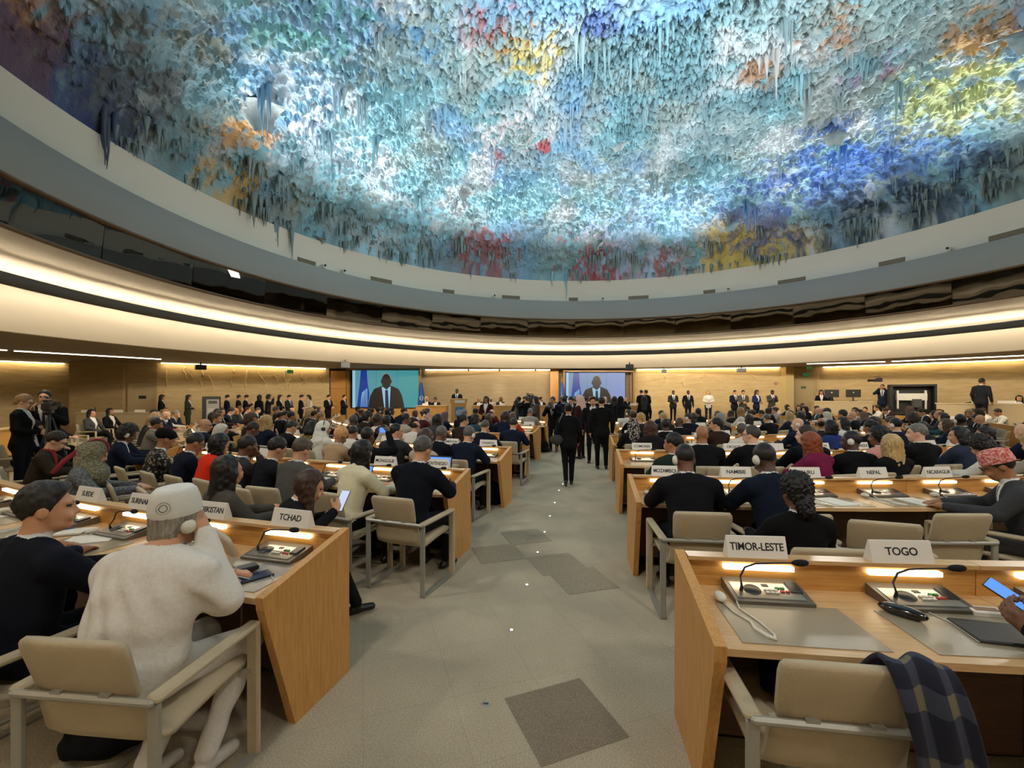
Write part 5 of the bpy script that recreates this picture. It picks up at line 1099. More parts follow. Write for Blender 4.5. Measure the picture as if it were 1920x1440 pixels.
for i, (x, g, tp, hc) in enumerate(DX):
    y = 22.95 if x < -3 else 23.1
    person(x, y, PI+rq.uniform(-.4, .4), g+'_'+rq.choice(('write', 'up', 'left', 'right')), 'person facing the hall behind the podium desk, %s from the lectern side' % ordw(i+1), tp, BLK, rq.choice((0, 1, 2, 3)), rq.choice(('long', 'bob', 'bun')) if g == 'f' else rq.choice(('short', 'crop', 'fringe')), hc, z=.38, group=GP)
    chair(x, y, PI, 'beige armchair behind the podium desk, %s from the lectern side' % ordw(i+1), False, .38)
    if i % 2 == 0 or i in (5, 9):
        q = empty('name_plate', (x+.1, 22.25 if x > -3 else 22.05, 1.26), 0, 'small white name plate on the podium desk, %s from the lectern side' % ordw(i+1), 'name plate', 'podium name plates'); link('card', plate_mesh, q)
# screens
def rect(mb, x0, x1, z0, z1, y, mi): return mb.add([(x0, y, z0), (x1, y, z0), (x1, y, z1), (x0, y, z1)], [(0, 1, 2, 3)], mi)
def screen(cx, y, z0, w_, h_, label, tint, fx0, fx1):
    e = empty('projection_screen', (cx, y, 0), 0, label, 'screen', 'podium screens')
    MB().box((0, .16, z0+h_/2), (w_+.06, .06, h_+.06)).obj('panel', M_BLACK, e)
    zt = z0+h_+.08; zb = .38
    for x in (fx0, fx1): MB().box((x, .08, (zt+zb)/2), (.09, .42, zt-zb)).obj('frame_post', mat('frame_wood', '#8b6a42', .5), e)
    MB().box(((fx0+fx1)/2, .08, zt), (fx1-fx0+.09, .42, .09)).obj('frame_head', MATS['frame_wood'], e)
    MB().box(((fx0+fx1)/2, .10, (z0-.06+zb)/2), (fx1-fx0-.09, .2, z0-.06-zb)).obj('lower_panel', W_H, e)
    def em_(nm, c, st=.85): return mat('screen_'+nm, '#000000', .4, emit=st, ecol=c)
    pic = e
    P = lambda u, v: (-w_/2+u*w_, z0+v*h_)
    def poly(nm, pts, m, dy):
        mb = MB(); vs = [(P(u, v)[0], -dy, P(u, v)[1]) for u, v in pts]; mb.add([(a, .128+b, c) for a, b, c in vs]+[(a, .122+b, c) for a, b, c in vs], [tuple(range(len(pts))), tuple(range(2*len(pts)-1, len(pts)-1, -1))]); mb.obj(nm, m, pic)
    bg = bpy.data.materials.new('screen_backdrop'); n, l, b = nodes(bg); tc = n.new('ShaderNodeTexCoord'); mp = n.new('ShaderNodeMapping'); l.new(tc.outputs['Object'], mp.inputs[0]); mp.inputs['Scale'].default_value = (1/w_, 1, .3)
    gr = n.new('ShaderNodeTexGradient'); mp.inputs['Location'].default_value = (.5, 0, 0); l.new(mp.outputs[0], gr.inputs[0]); r = n.new('ShaderNodeValToRGB'); r.color_ramp.elements[0].color = (*lin(tint[0]), 1); r.color_ramp.elements[1].color = (*lin(tint[1]), 1); l.new(gr.outputs[0], r.inputs[0])
    l.new(r.outputs[0], b.inputs['Emission Color']); b.inputs['Emission Strength'].default_value = .9; b.inputs['Base Color'].default_value = (0, 0, 0, 1)
    poly('image_backdrop', [(0, 0), (1, 0), (1, 1), (0, 1)], bg, 0)
    poly('image_light_edge', [(.005, 0), (.045, 0), (.045, 1), (.005, 1)], em_('edge'+label[:5], '#9fd2f0'), .004)
    for u in (.36, .68): poly('image_joint', [(u, 0), (u+.004, 0), (u+.004, 1), (u, 1)], em_('joint', '#3c6f80'), .003)
    poly('image_flag', [(.07, 0), (.24, 0), (.26, .35), (.23, .7), (.22, 1), (.13, 1), (.11, .6)], em_('flag', '#1f3f9a'), .005)
    for k in range(4): poly('image_flag_stripe', [(.13+.028*k, .02), (.14+.028*k, .02), (.15+.026*k, .25+.07*k), (.165+.02*k, .42+.03*k), (.15+.02*k, .42+.03*k), (.135+.026*k, .25+.07*k)], em_('flagmark', '#8fc1e8'), .008)
    cx_ = .52
    poly('image_suit', [(.24, 0), (.27, .3), (.33, .50), (.45, .58), (.60, .58), (.70, .50), (.75, .33), (.79, 0)], em_('suit', '#231d18'), .012)
    poly('image_shirt', [(cx_-.075, .55), (cx_+.06, .56), (cx_+.045, .0), (cx_-.035, .0)], em_('shirt', '#9fd0ec'), .015)
    poly('image_tie', [(cx_-.022, .47), (cx_+.02, .47), (cx_+.035, .0), (cx_-.02, .0)], em_('tie', '#1d2a44'), .018)
    poly('image_neck', [(cx_-.05, .55), (cx_-.0, .48), (cx_+.045, .56), (cx_+.045, .65), (cx_-.05, .65)], em_('skin', '#2e2722'), .020)
    poly('image_head', [(cx_-.005+.072*math.cos(a), .715+.20*math.sin(a)) for a in np.linspace(0, 2*PI, 22)[:-1]], em_('skin', '#2e2722'), .022)
    poly('image_hair', [(cx_-.005+.076*math.cos(a), .74+.19*math.sin(a)) for a in np.linspace(.25, PI-.25, 12)]+[(cx_-.005+.066*math.cos(a), .74+.165*math.sin(a)) for a in np.linspace(PI-.25, .25, 12)], em_('greyhair', '#8d9394'), .025)
    for s in (-1, 1): poly('image_ear', [(cx_-.005+s*.072+.012*math.cos(a), .70+.045*math.sin(a)) for a in np.linspace(0, 2*PI, 9)[:-1]], em_('skin2', '#3a302a'), .02)
    poly('image_microphone', [(.34, .03), (.345, .03), (.435, .30), (.43, .31)], em_('mic', '#15130f'), .026)
    return e
screen(-7.5, 25.62, 1.05, 3.92, 2.2, 'large screen showing the speaker on a teal ground, by the relief wall', ('#5f9aa8', '#3f9a9c'), -2.22, 2.06)
screen(4.97, 25.75, 1.10, 3.52, 2.02, 'large screen showing the speaker on a lilac ground, beside the media crowd', ('#6d8fb4', '#8a9bd0'), -1.9, 2.22)
mb = MB()
for i in range(3): MB().box((-10.15, 25.75, .6+1.05*i), (.98, .5, 1.03)).obj('wood_panel', W_H, bpy.data.objects['wall_left'])
MB().box((2.55, 26.3, 1.7), (.5, .3, 3.3)).obj('wood_panel', W_V, bpy.data.objects['wall_front'])
# flags
def flag(x, y, label):
    e = empty('flag', (x, y, .38), 0, label, 'flag', 'podium flags')
    MB().lathe([(0, 0), (.17, 0), (.17, .03), (.03, .06)], n=16).obj('base', M_STEEL, e); MB().tube([(0, 0, .03), (0, 0, 2.35)], .014, 8).obj('pole', mat('flag_pole', '#c9b48a', .4, .5), e); MB().lathe([(0, 0), (.022, .03), (.0, .11)], (0, 0, 2.34), 10).obj('finial', mat('brass', '#b99a55', .3, .9), e)
    vs = []; fs = []; nu, nv = 20, 14
    for j in range(nv):
        t = j/(nv-1)
        for i in range(nu):
            u = i/(nu-1)*2-1; ww = .05+.26*t**.8; vs.append((u*ww+.05*t, -.03-.05*math.sin(u*9+t)*(.4+t), 2.15-1.72*t-.10*abs(u)*t))
    for j in range(nv-1):
        for i in range(nu-1): q = j*nu+i; fs.append((q, q+1, q+nu+1, q+nu))
    c = MB().add(vs, fs, 0, True).obj('cloth', mat('flag_blue', '#2a4f96', .8), e)
    sm = c.modifiers.new('thickness', 'SOLIDIFY'); sm.thickness = .012
    mb = MB()
    for rr_ in (.05, .085): mb.tube([(.03+rr_*math.cos(a), -.105, 1.25+1.5*rr_*math.sin(a)) for a in np.linspace(0, 2*PI, 17)], .006, 5)
    mb.tube([(.03+.11*math.cos(a), -.105, 1.25+.16*math.sin(a)) for a in np.linspace(2.6, 6.8, 17)], .008, 5)
    mb.obj('emblem', M_EMB, c)
flag(-5.28, 25.3, 'blue flag with white emblem beside the teal screen'); flag(2.9, 25.3, 'blue flag with white emblem beside the lilac screen')
# spotlights on the podium wall
for i, x in enumerate((-2.6, -.75, 1.4)):
    g = empty('wall_spot', (x, 25.95, 3.22), 0, 'small spotlight grazing the podium wall, %s from the lectern side' % ordw(i+1), 'light', 'podium spots')
    MB().lathe([(0, .1), (.05, .1), (.06, 0), (.045, 0)], n=14).obj('housing', M_STEEL, g); MB().lathe([(0, .02), (.04, .02)], n=12).obj('lens', M_STRIPW, g)
    l = bpy.data.lights.new('wall_spot_beam', 'SPOT'); l.energy = 14 if i != 1 else 45; l.spot_size = .9; l.spot_blend = .6; l.color = (1, .95, .85); l.shadow_soft_size = .03
    o = bpy.data.objects.new('wall_spot_beam', l); COL.objects.link(o); o.parent = g; o.location = (0, 0, -.03); o.rotation_euler = (.28, 0, 0)
# ---------------------------------------------------------------- wall furniture
def speaker_box(x, y, z, rz, w_, h_, d_, m, label):
    e = empty('loudspeaker', (x, y, z), rz, label, 'loudspeaker', 'hung loudspeakers'); MB().box((0, 0, 0), (w_, d_, h_), ch=.02).obj('cabinet', m, e); MB().box((0, -d_/2-.004, 0), (w_*.86, .012, h_*.82)).obj('grille', M_DARKGREY, e); MB().box((0, .02, h_/2+.05), (.06, .06, .12)).obj('bracket', M_BLACK, e)
speaker_box(-7.85, 20.5, 3.19, .3, .42, .29, .3, M_BLACK, 'black loudspeaker hung above the corner of the teal screen'); speaker_box(5.95, 22.0, 3.2, -.2, .38, .27, .3, M_BLACK, 'black loudspeaker hung above the corner of the lilac screen')
M_GREYB = mat('grey_speaker', '#6b675e', .6)
speaker_box(-14.75, 20.6, 3.1, .75, .42, .24, .34, M_GREYB, 'grey wedge loudspeaker hung before the relief wall'); speaker_box(12.35, 23.4, 3.12, -.4, .44, .22, .3, M_GREYB, 'grey wedge loudspeaker hung before the stucco wall'); speaker_box(8.6, 24.6, 3.14, -.3, .26, .2, .26, M_GREYB, 'small grey loudspeaker hung nearest the lilac screen')
def sign(x, y, z, rz, w_, h_, label, nm='exit_sign'):
    e = empty(nm, (x, y, z), rz, label, 'sign', 'green exit signs'); MB().box((0, 0, 0), (w_, .04, h_)).obj('board', mat('sign_green', '#2f8a57', .5, emit=.25, ecol='#2f8a57'), e)
    q = MB().ball((.03, -.025, .05), .018, 8).box((.02, -.025, 0), (.03, .01, .07), rot=ry(.3)).box((.0, -.025, -.055), (.02, .01, .07), rot=ry(.5)).box((.045, -.025, -.055), (.02, .01, .07), rot=ry(-.5)).box((-.09, -.025, -.01), (.07, .01, .02)); q.obj('running_figure', M_WHITE, e)
    MB().box((0, .0, h_/2+.09), (.02, .02, .2)).obj('hanger', M_STEEL, e)
sign(-12.3, 24.1, 3.08, .62, .3, .2, 'green exit sign hung before the relief wall'); sign(16.45, 24.3, 2.93, -.4, .34, .2, 'green exit sign above the side door'); sign(15.4, 22.5, 3.2, -.3, .26, .12, 'small green exit sign hung by the pillar')
def door(n, x, y, rz, w_, h_, col, label, plate, base=0):
    e = empty('door_%d' % n, (x, y, base), rz, label); e['kind'] = 'structure'; m = mat('door_paint_%d' % n, col, .6)
    lf_ = MB().box((0, 0, h_/2), (w_, .05, h_)).obj('leaf', m, e)
    for s in (-1, 1): MB().box((s*(w_/2+.05), -.01, h_/2), (.1, .09, h_)).obj('jamb', mat('door_frame', '#ad9568', .6), e)
    MB().box((0, -.01, h_+.05), (w_+.2, .09, .1)).obj('head', MATS['door_frame'], e); MB().box((.0, -.035, plate[0]), (plate[1], .02, plate[2])).obj('sign_plate', mat('plate_%d' % n, plate[3], .5), lf_); MB().ball((-w_/2+.1, -.06, 1.0), .03, 8).obj('handle', M_STEEL, lf_)
door(1, -17.55, 20.66, .34, .92, 2.25, '#a8946c', 'plain ochre service door beside the relief wall', (1.68, .28, .15, '#221d18')); door(2, 16.42, 24.5, -.36, 1.0, 2.3, '#b59f74', 'ochre exit door with green plate by the pillar', (1.9, .24, .12, '#2c5a40'), .32)
e = empty('fire_alarm', (14.75, 24.3, 2.45), -.26, 'small red fire alarm button on the wall by the pillar', 'alarm'); MB().box((0, 0, 0), (.14, .05, .14), ch=.01).obj('case', mat('alarm_red', '#8e2b22', .5), e); MB().lathe([(0, .01), (.03, .005), (.035, 0)], (0, -.026, 0), 12, rot=rx(PI/2)).obj('button', M_WHITE, e)
# side counter on the left with plates
e = empty('counter', (-16.9, 18.75, 0), .16, 'long pale counter in front of the wall pier', 'counter'); MB().box((0, 0, .5), (2.9, .6, 1.0)).obj('body', mat('counter_pale', '#b09c78', .6), e); MB().box((0, 0, 1.02), (3.0, .68, .04)).obj('top', mat('counter_top', '#c2ad86', .5), e)
for i, x in enumerate((-1.25, -.1, .75)):
    q = empty('name_plate', (-16.9+x, 18.75+x*.16, 1.04), .16, 'white sign card on the pale counter, %s from the camera operator' % ordw(i+1), 'name plate', 'counter cards'); link('card', plate_mesh, q).scale = (1.3, 1, 1)
e = empty('bottle', (-17.75, 18.5, 1.04), 0, 'small brown bottle on the pale counter', 'bottle'); MB().lathe([(0, 0), (.035, 0), (.035, .13), (.014, .18), (.014, .23), (0, .23)], n=12).obj('body', mat('brown_glass', '#4f3a1f', .2), e); MB().lathe([(0, .25), (.016, .25), (.016, .225)], n=10).obj('cap', M_BLACK, e)
# tall black cabinet with a screen at the relief wall
e = empty('equipment_cabinet', (-12.65, 18.3, 0), .55, 'tall black cabinet with grey racks by the relief wall', 'cabinet')
MB().box((0, 0, .86), (.62, .55, 1.72), ch=.01).obj('case', M_BLACK, e); MB().box((.06, -.29, 1.2), (.44, .03, .8)).obj('door', mat('rack_grey', '#8f8d88', .5), e); MB().box((.06, -.31, 1.48), (.3, .02, .12)).obj('display', M_DARKGREY, e); MB().box((.06, -.31, 1.05), (.34, .02, .36)).obj('rack_panel', mat('rack_light', '#a9a59c', .5), e)
# bay on the right: desk with monitors, frame with white equipment, long counter
for i, x in enumerate((14.9, 15.65)):
    q = empty('monitor', (x+.25, 20.6-.35*i, 1.5), -.35, 'black monitor seen from behind near the pillar, %s from it' % ordw(i+1), 'monitor', 'operator monitors'); MB().box((0, 0, .36), (.58, .04, .36), ch=.01).obj('screen', M_BLACK, q); MB().box((0, .02, .1), (.05, .04, .2)).obj('stem', M_BLACK, q); MB().box((0, .02, .01), (.24, .2, .02)).obj('foot', M_BLACK, q); MB().lathe([(0, .004), (.03, .003), (.03, 0)], (0, -.021, .40), 10, rot=rx(PI/2)).obj('badge', M_WHITEP, q)
e = empty('counter', (15.5, 20.5, .0), -.42, 'pale operator desk carrying the two monitors', 'counter'); MB().box((0, 0, .73), (2.2, .7, 1.46)).obj('body', MATS['counter_pale'], e); MB().box((0, 0, 1.48), (2.3, .76, .04)).obj('top', MATS['counter_top'], e)
e = empty('equipment_rack', (17.35, 18.9, .38), -.5, 'black framed cabinet with white device standing open in the bay', 'cabinet')
MB().box((0, .2, .92), (1.5, .05, 1.84)).obj('back', M_BLACK, e)
for s in (-1, 1): MB().box((s*.72, -.05, .92), (.08, .5, 1.84)).obj('side_panel', M_BLACK, e)
MB().box((0, -.05, 1.82), (1.52, .5, .08)).obj('top_panel', M_BLACK, e); MB().box((0, -.05, .6), (1.44, .5, .05)).obj('shelf', M_BLACK, e); MB().box((0, .0, 1.32), (1.0, .25, .3)).obj('device', M_WHITEP, e); MB().box((.15, -.1, 1.05), (.3, .25, .35)).obj('printer', M_DARKGREY, e)
for s in (-1, 1): MB().box((s*.46, -.05, 1.2), (.06, .1, .8)).obj('device_post', M_WHITEP, e)
e = empty('counter', (19.3, 15.9, .38), -.75, 'long pale counter along the bay wall', 'counter'); MB().box((0, 0, .52), (5.4, .55, 1.04)).obj('body', MATS['counter_pale'], e); MB().box((0, 0, 1.06), (5.5, .62, .04)).obj('top', MATS['counter_top'], e)
for i, (u, g, tp, hr, lb) in enumerate(((-1.6, 'm', '#2a2622', 'crop', 'person with dark top seated behind the bay counter near the equipment frame'), (-.4, 'f', '#1a1a1d', 'long', 'person with long black hair resting behind the bay counter'), (1.15, 'f', '#35302c', 'curly', 'person with reddish hair seated behind the bay counter'), (1.9, 'm', '#2c2a28', 'short', 'person seated at the end of the bay counter'))):
    x = 19.3+u*math.cos(-.75)+.75*.68; y = 15.9+u*math.sin(-.75)+.75*.73
    person(x, y, 2.3, g+'_up', lb, tp, BLK, (3, 1, 0, 1)[i], hr, ('#15110f', '#120f0f', '#5a3826', '#1d1512')[i], z=.45, group='people in the bay')
q = empty('name_plate', (19.3-.9*.73+.1, 15.9+.9*.68-.05, 1.46), -.75, 'white card on the long bay counter', 'name plate'); link('card', plate_mesh, q).scale = (1.6, 1, 1)
# ---------------------------------------------------------------- standing people
GS = 'people standing'
def stand(px, d, rz, b, label, **kw):
    x = (px-960)/FPX*d; EXPL.append((x, d)); return person(x, d, rz, b, label, group=GS, **kw)
LS = [(302, 20.2, -1.0, 'f_front', 'standing person in black suit holding an open folder by the service door', BLK, 'long', 1), (352, 20.6, -1.2, 'f_front', 'standing person in olive green suit, hands folded, by the relief wall', '#33362a', 'long', 1), (425, 21.3, -.9, 'm_front', 'standing person in dark suit beside the black cabinet', NVY, 'short', 0), (447, 22.2, -.9, 'm_stand', 'standing person half hidden behind the phone reader', CHR, 'short', 1), (460, 21.4, -1.1, 'm_phone', 'standing person in black suit looking at a phone by the relief wall', BLK, 'short', 0), (486, 21.6, -.4, 'f_stand', 'standing person in black with dark hair next to the phone reader', BLK, 'bob', 2), (502, 22.0, -1.2, 'f_phone', 'standing person in dark jacket raising a hand by the relief wall', '#22222a', 'curly', 2),
      (524, 22.3, -1.5, 'f_front', 'standing person in black with long brown hair and papers', BLK, 'long', 0), (541, 22.4, -1.6, 'm_front', 'standing person in charcoal suit, head bowed, by the relief wall', CHR, 'short', 0), (564, 22.7, -1.2, 'm_front', 'standing person in navy suit next to the cream blouse', NVY, 'swept', 0), (580, 22.3, 2.4, 'f_front', 'standing person in cream blouse holding papers', '#c6bda6', 'bob', 0), (615, 23.6, -1.9, 'm_front', 'standing person in black suit with arms folded before the wood panels', BLK, 'short', 0), (644, 23.8, -1.6, 'm_front', 'standing person in black suit at the edge of the teal screen', BLK, 'receding', 0)]
for px, d, rz, b, lb, tp, hr, sk in LS: stand(px, d, rz, b, lb, top=tp, bottom=BLK if tp != '#33362a' else tp, hair=hr, skin=sk, hc='#2a1d16' if 'brown' in lb or 'olive' in lb else '#15110f', sc=1.04)
RS = [(1203, 22.5, .3, 'm_front', 'standing person in dark suit talking beside the lilac screen', BLK, 'short', 0), (1212, 22.0, .6, 'm_stand', 'standing person in black suit seen from behind by the lilac screen', BLK, 'short', 1), (1262, 24.0, PI, 'm_front', 'standing person in dark jacket and white shirt at the stucco wall', CHR, 'crop', 3), (1290, 23.9, PI, 'm_stand', 'standing person in black suit with white badge at the stucco wall', BLK, 'crop', 4), (1328, 23.5, PI-.3, 'f_front', 'standing person in white jacket with blonde hair at the stucco wall', '#d6d1c6', 'long', 0), (1377, 22.9, PI+.2, 'm_front', 'standing person in navy suit with hands clasped at the stucco wall', NVY, 'crop', 1), (1393, 22.8, PI-.2, 'm_front', 'standing person in brown grey suit at the stucco wall', '#4a463f', 'short', 1), (1418, 22.6, PI+.3, 'f_front', 'standing person in blue dress holding papers at the stucco wall', '#1f2850', 'long', 2), (1447, 22.4, PI, 'm_phone', 'standing person in grey suit with papers nearest the pillar', '#3d3c3c', 'crop', 4)]
for px, d, rz, b, lb, tp, hr, sk in RS: stand(px, d, rz, b, lb, top=tp, bottom=BLK if 'white' not in lb[:35] else '#20202a', hair=hr, skin=sk, hc='#c09a5c' if 'blonde' in lb else '#15110f', z=.32)
stand(1540, 22.3, 2.6, 'f_front', 'standing person in black leaning by the exit door, arms folded', top=BLK, hair='long', skin=1, z=.32); stand(1551, 22.6, 2.2, 'f_stand', 'second standing person with long hair by the exit door', top='#24221f', hair='long', skin=3, z=.32)
stand(1655, 20.0, 2.3, 'm_cam', 'standing camera operator in navy suit lifting a video camera overhead', top='#1a2236', hair='crop', skin=1, z=.55)
stand(1840, 16.4, -1.4, 'm_stand', 'person in dark suit walking along the bay wall', top='#1a1c22', hair='short', skin=2, z=.62, sc=1.04)
pw2 = stand(1066, 8.45, -.10, 'walker', 'person in black trouser suit walking down the aisle with a shoulder bag', top='#121214', bottom='#111113', hair='bun', hc='#100d0d', skin=2, sc=.93)
q = MB(); q.ball((0, 0, 0), (.15, .07, .11), 14).mesh; bag = empty('shoulder_bag', (.86, 8.40, .80), -.1, 'small dark handbag hanging at the walking person', 'bag'); MB().ball((0, 0, .10), (.13, .07, .10), 14).obj('pouch', mat('bag_fur', '#3a3632', .9, bump=1, bscale=70), bag); MB().tube([(-.02, 0, .19), (.05, .02, .45), (.12, .02, .62)], .006, 6).obj('strap', M_STEEL, bag)
stand(1128, 10.4, -.08, 'm_stand', 'person in black suit standing in the aisle seen from behind', top='#131314', bottom='#101011', hair='short', skin=1, sc=1.0); stand(1112, 11.3, 2.9, 'm_stand', 'person in dark suit in the aisle facing the camera', top='#15151a', hair='swept', skin=1)
stand(1089, 12.1, .9, 'f_front', 'person in maroon coat and pink headscarf standing in the aisle', top='#3a1c20', bottom='#2c1519', hair='hijab', hc='#d3b0a2', skin=1, sc=1.02); stand(1072, 12.9, 2.6, 'm_phone', 'person in dark jacket holding up a phone beside the pink headscarf', top='#1c1c20', hair='short', skin=1)
MED = [(1038, 13.6, 2.7, 'media_man', 'press photographer in open black jacket lowering a camera', '#131316', 'short', 2), (1006, 15.5, 1.4, 'f_front', 'person in grey brown coat standing beside the tripod crew', '#4a4238', 'long', 0), (990, 17.0, .3, 'm_cam', 'camera operator in black filming the podium, nearest the long desk', BLK, 'short', 1), (975, 17.8, .5, 'media_man', 'camera operator in dark clothes behind a shoulder camera', CHR, 'crop', 2), (1058, 15.2, .2, 'm_cam', 'photographer in navy jacket with raised camera beside the lilac screen flag', NVY, 'crop', 3), (1080, 15.8, .0, 'media_man', 'photographer in grey cap and dark coat among the press', CHR, 'knit', 1), (1098, 16.5, .2, 'm_cam', 'photographer with raised camera in front of the lilac screen', BLK, 'receding', 1), (1118, 15.8, -.1, 'm_stand', 'reporter in black coat seen from behind before the lilac screen', BLK, 'short', 1), (1134, 14.8, -.2, 'm_stand', 'bald reporter in black coat seen from behind', BLK, 'bald', 0), (1152, 16.2, -.4, 'f_stand', 'reporter with long dark hair at the edge of the press crowd', '#1a1a1d', 'long', 2), (1163, 15.4, -.6, 'f_phone', 'reporter in dark scarf holding a small camera', '#1b1b1e', 'hijab', 1), (1208, 17.0, -.3, 'f_stand', 'reporter in black with very long hair near the lilac screen edge', BLK, 'verylong', 2), (912, 15.8, 2.9, 'f_front', 'person in maroon coat standing among the seats facing the camera', '#3a171c', 'long', 2), (1055, 17.5, .3, 'm_stand', 'reporter in blue shirt behind the photographers', '#27344f', 'short', 1)]
for px, d, rz, b, lb, tp, hr, sk in MED: stand(px, d, rz, b, lb, top=tp, bottom=BLK, hair=hr, skin=sk, hc='#1a1a1c' if hr == 'hijab' else '#6d6a64' if hr == 'knit' else '#15110f')
stand(88, 8.2, -2.6, 'media_man', 'camera operator in black pullover behind a tripod camera at the left', top='#111114', bottom=BLK, hair='short', skin=0, glasses=True, sc=1.08); stand(40, 7.6, -1.1, 'f_front', 'person in black jumper with tied blond hair beside the tripod camera', top='#121214', bottom=BLK, hair='pony', hc='#8a6d49', skin=0, glasses=True, sc=1.03)
# cameras
def video_camera(x, y, z, rz, label, tripod=True, s=1.0):
    e = empty('video_camera', (x, y, 0 if tripod else z), rz, label, 'camera', 'press cameras'); b = z if tripod else 0
    MB().box((0, 0, b), (.12*s, .32*s, .13*s), ch=.015).box((0, -.05*s, b+.09*s), (.06*s, .2*s, .06*s), ch=.01).obj('body', M_BLACK, e); MB().lathe([(0, 0), (.045*s, 0), (.05*s, .16*s), (.058*s, .17*s), (.058*s, .22*s), (0, .22*s)], (0, .16*s, b), 14, rot=rx(-PI/2)).obj('lens', M_BLACK, e); MB().box((.1*s, .02*s, b+.05*s), (.1*s, .03*s, .07*s)).obj('viewfinder', M_DARKGREY, e); MB().box((0, .02*s, b+.15*s), (.03*s, .22*s, .025*s)).obj('handle', M_BLACK, e)
    if tripod:
        MB().tube([(0, 0, .5*b), (0, 0, b-.06)], .025, 8).obj('column', M_BLACK, e); MB().box((0, 0, b-.09), (.1, .12, .05)).obj('tripod_head', M_DARKGREY, e)
        for k in range(3): a = 2*PI*k/3+.5; MB().tube([(.03*math.cos(a), .03*math.sin(a), b-.2), (.38*math.cos(a), .38*math.sin(a), 0)], .018, 7).obj('tripod_leg', M_BLACK, e)
video_camera(-8.25, 7.75, 1.56, .5, 'black video camera on a tripod before the operator in black pullover'); video_camera(.15, 16.2, 1.5, .1, 'black video camera on a tall tripod in front of the podium desk'); video_camera(.75, 16.6, 1.62, .3, 'black shoulder camera on a tripod beside the press operators', s=1.3)
video_camera((1646-960)/FPX*19.9, 19.9, 2.45, 1.2, 'small video camera lifted overhead by the operator in the bay', False); video_camera((990-960)/FPX*17.3, 17.35, 1.66, .3, 'long lens camera held by the operator nearest the podium desk', False, 1.2); video_camera((1058-960)/FPX*15.5, 15.5, 1.66, .2, 'black camera raised beside the lilac screen flag', False); video_camera((1098-960)/FPX*16.8, 16.8, 1.66, .2, 'black camera raised in front of the lilac screen', False); video_camera((1033-960)/FPX*13.3, 13.25, 1.40, 2.7, 'black photo camera held low by the press photographer', False, .8)
# ---------------------------------------------------------------- things on and around the near desks
def T0(k, side=-1, row=0): 
    for r, s, i, th in SEATS:
        if r == row and s == side and i == k: return th
DZ_ = .7455
def on_desk(px, py, z=DZ_): x, y = at_floor(px, py, z); return x, y
M_SCRN = mat('phone_blue_screen', '#101014', .2, emit=1.3, ecol='#5b93ea'); M_SCRW = mat('phone_white_screen', '#101014', .2, emit=1.1, ecol='#c9d2f2'); M_SCRD = mat('phone_dark_picture', '#0d1016', .15, emit=.12, ecol='#4a6a9a')
def phone_(x, y, z, rot, label, scr, s=1.0):
    e = empty('phone', (x, y, z), 0, label, 'phone'); e.rotation_euler = rot
    MB().box((0, 0, .004), (.074*s, .156*s, .008), ch=.003).obj('body', M_BLACK, e); MB().box((0, 0, .0085), (.068*s, .148*s, .001)).obj('screen', scr, e)
    return e
x, y = on_desk(470, 1086); phone_(x, y, DZ_+.004, (0, 0, -.75), 'large phone with dark picture lying on the desk under the power bank', M_SCRD, 1.35)
x, y = on_desk(455, 1077); e = empty('power_bank', (x, y, DZ_+.016), -.75, 'black power bank lying on the large phone', 'power bank'); MB().box((0, 0, .014), (.075, .15, .028), ch=.006).obj('case', M_BLACK, e); MB().box((-.0, -.08, .014), (.012, .014, .007)).obj('plug', M_WHITEP, e)
x, y = on_desk(500, 1072); e = empty('document_folder', (x, y, DZ_), -.75, 'grey folder lying under the phone on the nearest desk', 'folder'); MB().box((0, 0, .0018), (.26, .2, .0036)).obj('cover', mat('folder_grey', '#77746e', .4), e); MB().box((0, .0, .0006), (.262, .202, .001)).obj('sheet', M_PAPER, e)
# earpiece cable of the person in white
MBc = MB().tube([(-1.48, 2.18, 1.05), (-1.48, 2.2, .95), (-1.42, 2.24, .86), (-1.48, 2.30, .80), (-1.42, 2.36, .755), (-1.34, 2.42, .752), (-1.30, 2.36, .752)], .003, 6).obj('earpiece_cable', M_WHITEP); tag(MBc, 'thin white earpiece cable falling to the nearest desk', 'cable')
x, y = on_desk(130, 1000); e = empty('notebook', (x, y, DZ_+.004), .3, 'white notebook with a blue pen beside it on the desk', 'notebook'); MB().box((0, 0, .006), (.21, .15, .012)).obj('pages', M_PAPER, e)
for i, (px, py, a) in enumerate(((120, 998, .9), (152, 1030, .5))):
    x, y = on_desk(px, py); e = empty('pen', (x, y, DZ_+.02 if i == 0 else DZ_+.006), a, ('blue pen on the loose paper before the suited person', 'dark blue pen lying beside the notebook')[i], 'pen'); MB().tube([(-.06, 0, 0), (.06, 0, 0)], .005, 8).obj('barrel', mat('pen_blue', '#24508f', .4), e); MB().tube([(.06, 0, 0), (.072, 0, 0)], [.004, .001], 8).obj('tip', M_STEEL, e)
x, y = on_desk(170, 1012); e = empty('booklet', (x, y, DZ_), .35, 'open booklet lying on the desk beside the white tunic', 'booklet'); MB().box((-.07, 0, .004), (.14, .2, .008)).box((.07, 0, .004), (.14, .2, .008)).obj('pages', M_PAPER, e); MB().box((0, 0, .001), (.285, .205, .002)).obj('cover', M_DARKGREY, e)
